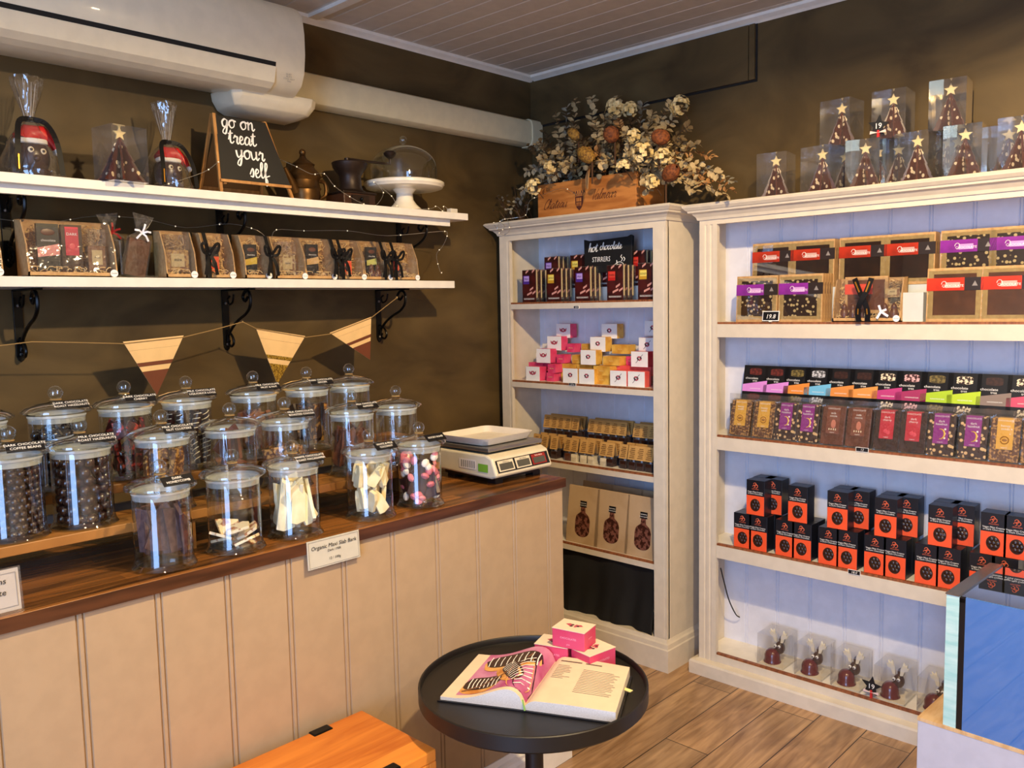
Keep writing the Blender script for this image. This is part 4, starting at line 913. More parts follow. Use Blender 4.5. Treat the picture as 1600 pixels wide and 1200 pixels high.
for i, px in enumerate((1304, 1388, 1480)):
    x = -.16; (TR2 if i == 2 else TR).put((x, yat(px, x, ZT+.25), ZT+.1635), rz=radians((-4, 3, 6)[i]), label=f'{["left","middle","right"][i]} boxed spotted chocolate tree, upper tier', group='boxed trees on the wide bookcase')
for i, px in enumerate((1312, 1396, 1490, 1570, 1640)):
    x = -.10; TR.put((x, yat(px, x, ZT+.08), ZT), rz=radians(2), label='boxed trees hidden behind the lower row', group='boxed trees on the wide bookcase')
s_ = slate_star((-.168, yat(1372, -.17, ZT+.2), ZT+.1635), 'black star price tag reading 19 beside the upper tree boxes')
XR, ZR = (1, 0, 0), (0, 0, 1)
# ------------------------------------------------------------------ upper wall shelf
def santa(label, loc, s=1.0, rz=0, seed=1, top=.115):
    t = thing('bagged_chocolate_santa', label, 'bagged chocolate figure', loc, rz)
    RF = mat('red_hat', '#c01818', .4)
    mb = MB(); mb.ball((0, 0, .062*s), .047*s, CHOC, sz=1.25); mb.ball((0, 0, .018*s), .052*s, CHOC, sz=.34); mb.ball((-.0, -.045*s, .055*s), .010*s, CHOC); mb.build('chocolate_body', t, True)
    mb = MB(); mb.ball((-.014*s, -.042*s, .078*s), .0085*s, WCHOC, sy=.5); mb.ball((.018*s, -.041*s, .076*s), .0085*s, WCHOC, sy=.5); mb.ball((-.014*s, -.047*s, .078*s), .004*s, CHOC, sy=.5); mb.ball((.018*s, -.046*s, .076*s), .004*s, CHOC, sy=.5); mb.build('eyes', t, True)
    mb = MB(); mb.tube([(-.012*s, 0, .105*s), (0, 0, .128*s), (.028*s, -.01, .132*s), (.050*s, -.02, .108*s), (.058*s, -.028, .085*s)], [.038*s, .030*s, .022*s, .015*s, .008*s], RF, 12); mb.ball((.060*s, -.03, .08*s), .011*s, PRINTW); mb.build('red_hat', t, True)
    mb = MB(); mb.tube([(-.038*s+.0, 0, .104*s)]+[(-.04*s*cos(a*.4), -.036*s*sin(a*.4), .108*s-.004*sin(a*.4)) for a in range(1, 8)]+[(.04*s, 0, .104*s)], .008*s, PRINTW, 8); mb.build('hat_brim', t, True)
    hb = .168*s; mb = MB()
    mb.lathe_open([(.078*s, 0), (.080*s, .02), (.070*s, .06), (.055*s, .11), (.030*s, .15*s), (.012*s, hb), (.016*s, hb+.02), (.028*s, hb+.06), (.036*s, hb+top*.8), (.040*s, hb+top)], CELLO, 28, wob=.12); mb.build('cellophane_bag', t, True)
    mb = MB(); R = random.Random(seed)
    for _ in range(9): a = R.uniform(0, 6.28); mb.tube([(.011*cos(a), .011*sin(a), hb+.005), (.03*cos(a), .03*sin(a), hb+top*R.uniform(.7, 1))], .0007, glass('cello_fold', '#ffffff', 3, '#ffffff', .1, .55, '#f5f2ea'), 3)
    mb.build('gathered_folds', t)
    mb = MB(); mb.tube([(.014*cos(k*.63), .014*sin(k*.63), hb) for k in range(11)], .005, RIB, 6)
    for s_ in (-1, 1):
        ribbon(mb, sm([(0, -.012, hb), (s_*.035, -.03, hb-.012), (s_*.052, -.06, hb-.07), (s_*.058, -.072, .01)]), .015)
    mb.build('black_ribbon', t, False, 0, .0008)
    mb = MB(); ribbon(mb, [(-.056, -.0725, .06), (-.0585, -.0765, .018)], .004, GOLDP); mb.build('gold_ribbon_print', t, False, 0, .0004)
    return t
santa('bagged chocolate santa with red hat, at the far left of the upper shelf', (xat(50, -.13, 2.0), -.13, SH1), 1.03, 0, 1, .12)
santa('bagged chocolate santa between the boxed tree and the chalkboard', (xat(263, -.13, 2.0), -.13, SH1), .94, .1, 4, .125)
wt = tree(.135, .07, True, 8)
def walltree():
    t = wt.make(); return t
o = walltree(); o.location = (xat(166, -.13, 2.0)-.0, -.15, SH1); o.rotation_euler = (0, 0, radians(-90+8)); o.location.y = -.17
o['label'] = 'boxed spotted chocolate tree between the two bagged santas'
# chalkboard A-frame
PINE = mat('pine_frame', '#c08a4c', .5, c2='#a8733a', scale=10, stretch=(6, 6, 1))
t = thing('chalkboard_stand', 'small a-frame chalkboard lettered go on treat your self', 'chalkboard', (-1.665, -.13, SH1))
tilt = .045
def bp3(x, z, o=0): return (x+.018*(1-z/.29)*0, -.075+z*.24-o, z)   # points on the leaning front board
mb = MB()
L0, L1, T0, T1_ = -.125, .145, -.105, .085       # board edges at the bottom and top
mb.add([bp3(L0+.005, .045), bp3(L1, .045), bp3(T1_, .27), bp3(T0, .27), bp3(L0+.005, .045, -.006), bp3(L1, .045, -.006), bp3(T1_, .27, -.006), bp3(T0, .27, -.006)], [(0, 1, 2, 3), (4, 5, 6, 7), (0, 1, 5, 4), (1, 2, 6, 5), (2, 3, 7, 6), (3, 0, 4, 7)], mat('slate_black', '#17140f', .6)); mb.build('slate', t)
mb = MB()
def leg(mb, a, b, w=.011, d=.008, mt=PINE):
    a, b = Vector(a), Vector(b); u = (b-a).normalized(); s_ = Vector((1, 0, 0)); n = u.cross(s_).normalized()
    vs = [p+s_*i*w/2+n*j*d/2 for p in (a, b) for i, j in ((-1, -1), (1, -1), (1, 1), (-1, 1))]
    mb.add(vs, [(0, 1, 2, 3), (4, 5, 6, 7), (0, 1, 5, 4), (1, 2, 6, 5), (2, 3, 7, 6), (3, 0, 4, 7)], mt)
leg(mb, bp3(L0, 0, -.01), bp3(T0-.004, .275, -.002)); leg(mb, bp3(L1+.004, 0, -.01), bp3(T1_+.004, .275, -.012)); leg(mb, bp3(L0+.02, .035, -.012), bp3(L0+.0201, .045, -.012))
mb.box(L0, L1, -.068, -.058, .04, .049, PINE); mb.build('front_frame', t)
mb = MB(); leg(mb, (L0+.0, .095, 0), bp3(T0-.004, .275, -.012)); leg(mb, (L1-.03, .095, 0), bp3(T1_, .275, -.012)); mb.box(L0, L1-.03, .085, .091, .03, .042, PINE)
mb.add([(L0+.01, .088, .04), (L1-.03, .088, .04), (T1_-.01, .0, .26), (T0+.01, .0, .26)], [(0, 1, 2, 3)], mat('board_back', '#7c5326', .6)); mb.build('rear_frame', t)
mb = MB(); uz = Vector((0, .24, 1)).normalized()
for s_, x, z, sz in (('go on', -.088, .232, .029), ('treat', -.072, .178, .029), ('your', -.052, .128, .031), ('self', -.012, .066, .030)): script(mb, s_, bp3(x, z, .0012), XR, uz, sz, PRINTW, .085, .1)
mb.build('chalk_lettering', t)
# kettle-like bronze pot
BR = mat('aged_bronze', '#6b4a22', .38, .75, c2='#3a2814', scale=14, lo=.3, hi=.7)
t = thing('antique_pot', 'aged bronze lidded pot with spout beside the chalkboard', 'pot', (-1.412, -.11, SH1))
mb = MB(); mb.lathe([(.055, 0), (.06, .004), (.058, .015), (.062, .03), (.060, .05), (.065, .055), (.060, .062), (.056, .085), (.062, .094), (.066, .10), (.060, .11), (.03, .112)], BR, 28); mb.build('pot_body', t, True)
mb = MB(); mb.lathe([(.062, .108), (.058, .116), (.045, .128), (.040, .14), (.044, .145), (.030, .155), (.016, .166), (.010, .175), (.012, .178)], BR, 24); mb.ball((0, 0, .19), .013, BR); mb.build('lid', t, True)
mb = MB(); mb.tube([(-.05, -.02, .04), (-.075, -.03, .08), (-.10, -.035, .12)], [.02, .014, .008], BR, 10); mb.build('spout', t, True)
mb = MB(); mb.tube(sm([(.058, 0, .09), (.09, -.005, .085), (.092, -.005, .04), (.06, 0, .02)]), .006, BR, 8); mb.add([(.05, -.01, .10), (.088, -.015, .112), (.08, .012, .104)], [(0, 1, 2)], BR); mb.build('handle', t, True, 0, .003)
# coffee grinder
GR = mat('cast_iron_brown', '#2c1f17', .45, .5); GW = mat('grinder_wood', '#4a2a18', .45, c2='#2f1a0e', scale=12)
t = thing('coffee_grinder', 'antique dark coffee grinder with a long crank handle', 'coffee grinder', (-1.20, -.11, SH1))
mb = MB(); mb.box(-.075, .075, -.06, .06, 0, .05, GW); mb.box(-.085, .085, -.068, .068, 0, .010, GW); mb.box(-.08, .08, -.064, .064, .05, .058, GR); mb.build('box', t, False, .003)
mb = MB(); mb.box(-.04, .04, -.066, -.06, .012, .044, GR); mb.ball((0, -.072, .028), .007, IRON); mb.build('drawer', t, True)
mb = MB(); mb.lathe([(.066, .058), (.05, .068), (.044, .085), (.042, .12), (.050, .135), (.066, .155), (.070, .172), (.066, .176), (.056, .172), (.044, .15)], GR, 28); mb.build('hopper', t, True)
mb = MB(); mb.tube([(-.01, 0, .165), (-.012, 0, .192)], .010, GR, 10); mb.tube([(-.012, 0, .190), (.075, -.03, .183), (.16, -.055, .180)], .0048, GR, 8); mb.tube([(.158, -.055, .178), (.158, -.055, .20)], .005, GR, 8); mb.lathe([(.008, .2), (.022, .212), (.026, .222), (.018, .23), (.001, .232)], GR, 16, (.158, -.055, 0)); mb.build('crank_handle', t, True)
# cake stand with dome
CER = mat('glazed_ceramic', '#ece3cf', .2, coat=.4)
t = thing('cake_stand', 'white ceramic cake stand at the right end of the upper shelf', 'cake stand', (-.935, -.12, SH1))
mb = MB(); mb.lathe([(.070, 0), (.072, .004), (.068, .014), (.050, .03), (.036, .05), (.034, .075), (.046, .09), (.05, .094)], CER, 36); mb.build('pedestal', t, True)
mb = MB(); mb.lathe([(.05, .092), (.14, .092), (.158, .097), (.162, .104), (.166, .108), (.166, .118), (.16, .122), (.156, .118), (.001, .116)], CER, 48); mb.build('plate', t, True)
t2 = thing('glass_dome', 'clear glass dome with ball knob on the cake stand', 'cake dome', (-.935, -.12, SH1+.1175))
mb = MB(); mb.lathe_open([(.138, 0), (.140, .002), (.139, .06)]+[(.139*cos(radians(a)), .06+.095*sin(radians(a))) for a in range(10, 86, 8)]+[(.006, .155), (.006, .161)], GLASS, 48); mb.build('dome', t2, True)
mb = MB(); mb.ball((0, 0, .176), .0165, GLASS, seg=20, rings=12); mb.build('knob', t2, True)
# fairy lights on the upper shelf
WIRE = mat('silver_wire', '#b9b4a8', .3, .8); BULB = mat('fairy_bulb', '#ffe9c4', .15, emit=.6)
def fairy(label, pts, nb, r=.0009, box=None):
    t = thing('fairy_lights', label, 'string lights', pts[0]); o0 = Vector(pts[0]); P = sm([Vector(p)-o0 for p in pts], 4)
    mb = MB(); mb.tube(P, r, WIRE, 4); mb.build('wire', t)
    mb = MB(); 
    for k in range(nb): mb.ball(P[int((k+.5)*len(P)/nb)], .0028, BULB, seg=6, rings=4)
    mb.build('bulbs', t, True)
    if box: mb = MB(); mb.box(*box, mat('battery_box_clear', '#d8d0c0', .3)); mb.build('battery_box', t, False, .002)
    return t
zz = SH1+.004
pts = [(-2.0, -.2, zz), (-1.86, -.21, SH1+.06), (-1.80, -.20, SH1+.10), (-1.76, -.15, SH1+.11), (-1.56, -.10, SH1+.16), (-1.50, -.17, SH1+.13), (-1.43, -.19, SH1+.10), (-1.36, -.17, SH1+.11), (-1.33, -.19, SH1+.065), (-1.27, -.2, SH1+.03), (-1.22, -.22, zz), (-1.15, -.2, zz), (-1.10, -.19, SH1+.06), (-1.13, -.17, SH1+.10), (-1.06, -.19, SH1+.05), (-1.03, -.2, zz), (-.95, -.215, zz), (-.86, -.2, zz+.01), (-.83, -.2, SH1+.025), (-.80, -.21, zz), (-.79, -.2, SH1+.03), (-.75, -.2, zz)]
fairy('fine wire of fairy lights trailing along the upper shelf', pts, 22, box=(-.765+2.0, -.725+2.0, -.215+.2, -.19+.2, -.004, .016))
pts = [(-2.44, -.02, 1.84), (-2.3, -.06, 1.83), (-2.15, -.05, 1.86), (-2.0, -.06, 1.86), (-1.85, -.05, 1.84), (-1.70, -.07, 1.86), (-1.66, -.19, 1.83), (-1.60, -.17, 1.80), (-1.56, -.15, 1.84), (-1.4, -.08, 1.85), (-1.2, -.08, 1.86), (-1.0, -.08, 1.85), (-.80, -.18, 1.87), (-.775, -.20, 1.86), (-.80, -.20, 1.81), (-.83, -.19, 1.77), (-.82, -.2, 1.70), (-.80, -.19, 1.70)]
fairy('fairy light wire looped between the two wall shelves', pts, 16)
pts = [(-.30, -.02, 1.95), (-.34, -.05, 1.94), (-.345, -.09, 1.90), (-.35, -.13, 1.92), (-.35, -.10, 1.945), (-.345, -.14, 1.955), (-.35, -.16, 1.90), (-.352, -.12, 1.88), (-.35, -.08, 1.91), (-.345, -.11, 1.95), (-.30, -.15, 1.96), (-.28, -.2, 1.97), (-.285, -.23, 2.03), (-.28, -.3, 2.05), (-.27, -.42, 2.07), (-.27, -.5, 2.03)]
fairy('tangle of fairy light wire at the left corner of the narrow bookcase', pts, 9)
# ------------------------------------------------------------------ lower wall shelf
Z = SH2
YH = -.225
def X2(px): return xat(px, YH, Z+.08)
hamper('large open gift hamper with three chocolate packs, pink and gold labels', None, X2(42), X2(182), YH, Z, .168, [('bar', -.45, .02, .06, .135, '#d98a80'), ('bar', .08, .03, .058, .125, '!#c22440'), ('bag', .62, .02, .05, .125, '#7a4a2a')], False, .10, seed=2)
# glass jar with ribboned bags
t = thing('square_glass_jar', 'square open glass jar holding ribboned chocolate bags on the lower shelf', 'glass jar', (X2(225), -.13, Z))
mb = MB(); w = .06; mb.add([(-w, -w, .004), (w, -w, .004), (w, w, .004), (-w, w, .004), (-w*1.05, -w*1.05, .115), (w*1.05, -w*1.05, .115), (w*1.05, w*1.05, .115), (-w*1.05, w*1.05, .115)], [(0, 1, 2, 3), (0, 1, 5, 4), (1, 2, 6, 5), (2, 3, 7, 6), (3, 0, 4, 7)], GLASS); mb.build('glass', t, False, .006)
o0 = Vector((X2(225), -.13, Z))
def rbag(label, dx, dy, ang, body, top, bow, h=.19):
    t = thing('ribboned_bag', label, 'chocolate bag', o0+Vector((dx, dy, .007))); t.rotation_euler = (0, radians(ang), 0)
    mb = MB(); mb.box(-.034, .034, -.008, .012, 0, h*.6, body); mb.build('chocolate_fill', t, False, .003)
    mb = MB(); vs = [(-.037, -.011, 0), (.037, -.011, 0), (.037, .015, 0), (-.037, .015, 0), (-.036, -.008, h*.62), (.036, -.008, h*.62), (.036, .012, h*.62), (-.036, .012, h*.62), (-.012, -.003, h*.72), (.012, -.003, h*.72), (.012, .006, h*.72), (-.012, .006, h*.72), (-.034, -.002, h), (.034, -.002, h), (.034, .003, h), (-.034, .003, h)]
    mb.add(vs, [(4*i+j, 4*i+(j+1) % 4, 4*i+4+(j+1) % 4, 4*i+4+j) for i in range(3) for j in range(4)]+[(0, 1, 2, 3)], CELLO); mb.build('clear_bag', t)
    mb = MB(); c = Vector((0, -.014, h*.70))
    for d in ((.026, .008), (-.026, .004), (.022, -.022), (-.016, -.022), (.004, .03)): ribbon(mb, [c, c+Vector((d[0]*.5, -.006, d[1]*.5+.003)), c+Vector((d[0], -.003, d[1]))], .006, bow)
    mb.build('bow', t, False, 0, .0006)
rbag('bag with a white bow leaning in the square glass jar', -.004, -.018, 12, MILK, None, WR, .20)
rbag('bag with a red bow at the back of the square glass jar', -.03, .028, -8, CHOC, None, mat('red_ribbon', '#8e1018', .4), .20)
hs = [(258, 308, 'kraft hamper of straw and biscuits left of the orange-carton hamper', [('bag', 0, .02, .075, .12, '#c9a05a')], -.0),
      (320, 368, 'kraft hamper with an orange carton left of the middle bracket', [('carton', -.15, .022, .036, .085, '')], -.8),
      (382, 424, 'narrow kraft hamper with dark bar just right of the middle bracket', [('bar', -.15, .02, .045, .10, '#d9b840')], -.0+.95),
      (430, 480, 'kraft hamper with a cream bag of biscuits, right of the middle bracket', [('bag', 0, .02, .065, .115, '#d6bd84')], False),
      (476, 526, 'kraft hamper with black bar and pale tag, third from the shelf end', [('bar', -.2, .025, .05, .105, '#d9b074')], .97),
      (522, 572, 'kraft hamper with tilted orange carton, second from the shelf end', [('carton', .1, .018, .04, .09, '')], -.5),
      (567, 613, 'kraft hamper with pale yellow band next to the last one', [('bar', -.05, .03, .048, .10, '#cfcf70'), ('figures', .0, .01, 0, 0, '2')], .5),
      (608, 655, 'kraft straw-filled hamper at the very end of the lower shelf', [('carton', -.25, .04, .03, .06, ''), ('bag', .3, .01, .03, .06, '#8a5a34')], -.6)]
for i, (a, b, lb, it, bw) in enumerate(hs): hamper(lb, None, X2(a)+.002, X2(b)-.002, YH, Z, .155, it, bw, .09, seed=20+i)
hamper('gift box cut off at the far left edge of the lower shelf', None, -2.75, X2(3), YH, Z, .13, [('bar', .3, .02, .06, .1, '#d9b840')], False, .09, seed=40)
t = thing('amber_bottle', 'small dark amber bottle standing behind the ribboned hampers', 'bottle', (X2(374), -.06, Z)); mb = MB(); mb.lathe([(.022, 0), (.024, .01), (.024, .08), (.01, .10), (.009, .125), (.001, .126)], mat('amber_glass', '#3a1c08', .15), 16); mb.build('glass', t, True)
# ------------------------------------------------------------------ bunting
YB = -.17
TW = mat('jute_twine', '#9a7a48', .9)
strp = [(-2.9, YW-.14, 1.50), (-2.36, -.125, 1.475), (xat(193, YB, 1.46), YB, at(193, 534, 1, YB).z), (xat(286, YB, 1.47), YB, at(286, 525, 1, YB).z), (xat(380, YB, 1.49), -.15, at(380, 503, 1, -.15).z)]
def pennant(label, pts, style):
    """pts: pixel corners left, right, tip on plane YB"""
    A, Bc, C = [at(px, py, 1, YB) for px, py in pts]
    t = thing('bunting_pennant', label, 'bunting', (A+Bc)/2); M_ = (A+Bc)/2
    A, Bc, C = A-M_, Bc-M_, C-M_; CRM = mat('cream_card', '#e9c183', .7); BRN = mat('brown_card', '#6b3418', .6); GLT = mat('gold_glitter', '#c9a33a', .35, .6, c2='#7a5a1c', scale=260, lo=.45, hi=.55)
    def lerp(f, y=0): return A.lerp(C, f)+Vector((0, y, 0)), Bc.lerp(C, f)+Vector((0, y, 0))
    def band(mb, f0, f1, mt, y=0):
        a, b = lerp(f0, y); c, d = lerp(f1, y)
        if f1 > .999: mb.add([a, b, c], [(0, 1, 2)], mt)
        else: mb.add([a, b, d, c], [(0, 1, 2, 3)], mt)
    mb = MB(); band(mb, 0, 1, CRM); mb.build('card', t, False, 0, .0012)
    mb = MB()
    if style == 'brown': band(mb, .40, .47, BRN, -.0012); band(mb, .56, 1, BRN, -.0012)
    elif style == 'glitter': band(mb, .46, .53, GLT, -.0012); band(mb, .62, 1, GLT, -.0012)
    band(mb, .17, .172, BRN, -.0012); mb.build('printed_bands', t)
pennant('left cream and brown bunting pennant over the jars', [(192, 534), (287, 524), (245, 617)], 'brown')
pennant('middle cream and gold glitter bunting pennant', [(400, 513), (477, 525), (433, 600)], 'glitter')
pennant('right cream and brown bunting pennant tilted steeply', [(515, 520), (580, 495), (578, 562)], 'brown')
def W_(px, py, y=YB): return at(px, py, 1, y)
seg = [Vector((-2.9, YB, W_(0, 540).z+.01)), W_(0, 540), W_(50, 534), W_(110, 535), W_(193, 537), W_(286, 527), W_(335, 515), W_(379, 503), W_(401, 514), W_(477, 527), W_(515, 522), W_(579, 497), W_(620, 465)]
mb = MB(); q0 = seg[1]; mb.tube([p-q0+Vector((0, -.002, 0)) for p in seg], .0016, TW, 5); mb.ball(seg[7]-q0, .004, TW, seg=6, rings=4); mb.ball(seg[12]-q0, .005, TW, seg=6, rings=4); o = mb.build('bunting_string'); o.location = q0; tag(o, 'jute string of the bunting tied to the iron brackets', 'string')

# ------------------------------------------------------------------ jars
def jar_proto():
    t = thing('glass_jar', '', 'glass jar')
    mb = MB(); mb.lathe_open([(.02, .004), (.055, .003), (.068, .001), (.071, .004), (.066, .012), (.063, .022), (.0625, .165), (.063, .172)], GLASS, 36); mb.lathe_open([(.0001, .008), (.055, .007), (.0625, .014)], GLASS, 36); mb.build('jar_body', t, True)
    mb = MB(); mb.lathe_open([(.0612, .160), (.0618, .172), (.0635, .173), (.0635, .180), (.060, .181)], SEAL, 36); mb.build('seal_ring', t, True)
    mb = MB(); mb.lathe_open([(.060, .181), (.074, .180), (.078, .184), (.077, .189), (.068, .196), (.045, .203), (.022, .206), (.011, .209), (.009, .214)], GLASS, 36)
    mb.build('lid', t, True)
    mb = MB(); mb.ball((0, 0, .228), .0172, GLASS, seg=20, rings=12); mb.tube([(.012*cos(k*.7), .012*sin(k*.7), .212) for k in range(10)], .0016, TW, 4); mb.build('knob', t, True); return t
JP = Multi(jar_proto)
def jtag(loc, lines, label, rz=0):
    t = thing('jar_label_tag', label, 'label tag', loc, rz); mb = MB(); T = Matrix.Rotation(radians(42), 4, 'X'); mb.T = T
    mb.box(-.036, .036, 0, .026, 0, .0015, BLACK); mb.build('tag_card', t); mb = MB(); mb.T = T
    for k, s_ in enumerate(lines): text(mb, s_, (0, .016-.010*k if len(lines) > 1 else .010, .0016), (1, 0, 0), (0, 1, 0), .0092, PRINTW, 0, .95)
    mb.build('lettering', t)
Z0 = .975
def jx(px, y, z): return xat(px, y, z)
jars = []   # id, px, y, z, description, tag lines, contents
R1, R2_, R3 = -1.005, -.868, -.715
def J(px, row, desc, lines, cont, pxz=.10):
    y, z = {1: (R1, Z0), 2: (R2_, T1), 3: (R3, T2z)}[row]
    x = jx(px, y, z+pxz); JP.put((x, y, z), rz=0, label=desc)
    if lines: jtag((x+.016, y-.064, z+.1935), lines, 'black tag reading '+' '.join(lines)+(' on the '+desc.split(' of ')[0] if False else ''), radians(-6+4*((px*7) % 3)))
    jars.append((x, y, z, cont, desc)); return x, y, z
# loose contents --------------------------------------------------
def slab_proto(nm, lab_mt, pts, th):
    def make():
        mb = MB(); c = (sum(p[0] for p in pts)/len(pts), sum(p[1] for p in pts)/len(pts)); mb.prism([(a-c[0], b-c[1]) for a, b in pts], 'y', -th/2, th/2, lab_mt); o = mb.build(nm, None, False, .0012); tag(o, '', 'chocolate piece'); return o
    return Multi(make)
def slabs(x, y, z, mt, n, size, label, nm='chocolate_slab_piece', seed=1, flat=False, zmax=.15):
    R = random.Random(seed); protos = []
    for k in range(3):
        w, h = size[0]*R.uniform(.8, 1.15), size[1]*R.uniform(.85, 1.1)
        pts = [(-w/2, 0), (-w*.1, -h*.03), (w/2, h*.05), (w*.46, h*.6), (w*.2, h*R.uniform(.85, 1)), (-w*.42, h*R.uniform(.75, .98))]
        protos.append(slab_proto(nm, mt, pts, size[2]))
    for i in range(n):
        a = i*2.4+R.uniform(-.3, .3); rr = .046*sqrt(((i*7) % n+.5)/n) if n > 1 else 0; rr = min(rr+.008, .044)
        if flat:
            loc = (x+rr*.8*cos(a), y+rr*.8*sin(a), z+.012+i*.0065); rot = (radians(90+R.uniform(-35, 35)), R.uniform(-.3, .3), R.uniform(0, 6.28))
        else:
            nl = max(1, int(zmax/size[1]+.3)); lay = i*nl//n
            half = size[1]*.55
            loc = (x+rr*.85*cos(a), y+rr*.85*sin(a), z+.012+half+lay*(size[1]*.95)); tw = min(.75, .018/size[1]*2.2+.12); rot = (R.uniform(-.18, .18), R.uniform(-tw, tw), a+1.57+R.uniform(-.8, .8)); loc = (loc[0], loc[1], loc[2]+R.uniform(-.006, .004))
        protos[i % 3].put(loc, rot=rot, label=label, group=label)
def balls(x, y, z, r, mt, ztop, label, nm, seed=1, maxn=300):
    R = random.Random(seed)
    def make():
        mb = MB(); mb.ball((0, 0, 0), r, mt, seg=12, rings=7, sz=.92); return tag(mb.build(nm, None, True), '', 'chocolate piece')
    P = Multi(make); rad = .0612-r-.0008; n = int(2*pi*rad/(2*r*1.02)); zz = z+.010+r; k = 0; cnt = 0
    while zz < z+ztop and cnt < maxn-12:
        for j in range(n):
            a = 2*pi*(j+.5*(k % 2))/n+R.uniform(-.06, .06); q = rad-R.uniform(0, r*.3)
            P.put((x+q*cos(a), y+q*sin(a), zz+R.uniform(-.1, .1)*r), rot=(R.uniform(0, 3), R.uniform(0, 3), 0), label=label, group=label); cnt += 1
        zz += r*1.76; k += 1
    zz -= r*.9
    for q in (rad-2*r, rad-4*r, rad-6*r):
        if q < 0: break
        m_ = max(1, int(2*pi*q/(2*r)))
        for j in range(m_):
            if cnt >= maxn: return
            a = 2*pi*j/m_+R.uniform(-.1, .1); P.put((x+q*cos(a), y+q*sin(a), zz+R.uniform(-.2, .25)*r), label=label, group=label); cnt += 1
BALLM = mat('dragee_chocolate', '#2b140c', .22, c2='#341a10', scale=12, coat=.5)
BALLK = mat('dragee_black', '#150b0a', .2, coat=.5)
x, y, z = J(254, 1, 'front-row jar of broken dark honeycomb slabs', ['DARK', 'HONEYCOMB'], None)
slabs(x, y, z, mat('honeycomb_choc', '#5a3f3c', .5, c2='#43292a', scale=80, bump=.4), 12, (.054, .128, .009), 'dark honeycomb slab standing in the leftmost front-row jar', seed=3)
x, y, z = J(366, 1, 'front-row jar nearly empty, a little white bark at the bottom', None, None)
slabs(x, y, z, mat('nutty_white', '#ead6b4', .5, c2='#a86a44', scale=70, lo=.55, hi=.62), 8, (.055, .055, .007), 'nutty white bark piece at the bottom of the nearly empty jar', seed=5, flat=True)
x, y, z = J(460, 1, 'front-row jar of tall white chocolate slabs', ['WHITE CHOCOLATE', 'ROAST MACADAMIA'], None)
slabs(x, y, z, WCHOC, 13, (.052, .128, .009), 'white macadamia slab standing in the middle front-row jar', seed=8)
x, y, z = J(578, 1, 'front-row jar of short thick cream-coloured pieces', ['WHITE & MILK', 'COCONUT'], None)
slabs(x, y, z, mat('cream_choc', '#e6cf9c', .5, c2='#f0dfb8', scale=30), 20, (.032, .070, .012), 'cream chocolate chunk in the fourth front-row jar', seed=11, zmax=.15)
x, y, z = J(656, 1, 'front-row jar of pink and white rocky road', ['ROCKY ROAD'], None)
slabs(x, y, z, mat('rocky_choc', '#3c1f1a', .4), 9, (.045, .115, .012), 'rocky road slab in the rightmost front-row jar', seed=15)
R = random.Random(5); MM = [mat('marshmallow_pink', '#e58a96', .6), mat('marshmallow_white', '#f0e4da', .6), mat('marshmallow_rose', '#cf6f80', .6)]
def mm(c):
    def make():
        mb = MB(); mb.ball((0, 0, 0), .0115, c, seg=9, rings=5, sz=.8, sx=1.2); return tag(mb.build('marshmallow_piece', None, True), '', 'marshmallow')
    return Multi(make)
MMs = [mm(c) for c in MM]
for k in range(58):
    a = R.uniform(0, 6.28); ci = k % 3; MMs[ci].put((x+.047*cos(a), y+.047*sin(a), z+.022+.128*(k/58)), rot=(R.uniform(0, 3), R.uniform(0, 3), 0), label=['pink', 'white', 'rose'][ci]+' marshmallow pieces in the rocky road jar', group=['pink', 'white', 'rose'][ci]+' marshmallow pieces in the rocky road jar')
x, y, z = J(18, 2, 'jar of small coated coffee beans at the far left', ['DARK CHOCOLATE', 'COFFEE BEANS'], None, .10)
balls(x, y, z, .0080, BALLM, .150, 'small chocolate-coated coffee beans in the far left jar', 'coated_coffee_bean', 3, 300)
x, y, z = J(129, 2, 'jar of large milk-chocolate hazelnut balls', ['MILK CHOCOLATE', 'ROAST HAZELNUTS'], None)
balls(x, y, z, .0120, BALLM, .152, 'milk chocolate hazelnut balls in the second-step jar', 'coated_hazelnut', 4)
x, y, z = J(256, 2, 'jar of nut clusters standing behind the honeycomb jar', ['MILK CHOCOLATE', 'NUT CLUSTERS'], None)
slabs(x, y, z, NUTS, 12, (.05, .070, .012), 'nut cluster slab in the jar behind the honeycomb', seed=21, zmax=.15)
x, y, z = J(362, 2, 'jar of sparse brown slabs behind the nearly empty jar', None, None)
slabs(x, y, z, MILK, 7, (.045, .085, .008), 'brown slab in the jar behind the nearly empty one', seed=23)
x, y, z = J(447, 2, 'jar of roasted cocoa pieces with a big black tag', ['MILK CHOCOLATE', 'ROASTED COCOA'], None)
slabs(x, y, z, NUTS, 12, (.045, .10, .009), 'roasted cocoa slab in the big-tagged jar', seed=25)
x, y, z = J(551, 2, 'jar of milk chocolate leaf-shaped slabs behind the cream pieces', ['MILK CHOCOLATE', 'ALMOND'], None)
slabs(x, y, z, mat('milk_slab_light', '#6a3d28', .4, c2='#573020', scale=60), 11, (.05, .12, .007), 'milk almond slab in the second-step jar', seed=27)
x, y, z = J(620, 2, 'nearly empty jar at the right end of the lower step', None, None)
slabs(x, y, z, MILK, 5, (.045, .05, .008), 'last pieces lying in the jar at the right end of the step', seed=29, flat=True)
x, y, z = J(-36, 3, 'jar cut off by the left edge, top step', None, None, .12)
slabs(x, y, z, CHOC, 8, (.05, .11, .01), 'dark slab in the jar cut off by the left edge', seed=30)
x, y, z = J(92, 3, 'jar of black roast hazelnut balls on the top step', ['DARK CHOCOLATE', 'ROAST HAZELNUTS'], None)
balls(x, y, z, .0125, BALLK, .150, 'black-coated hazelnut balls in the top-step jar', 'coated_hazelnut', 6)
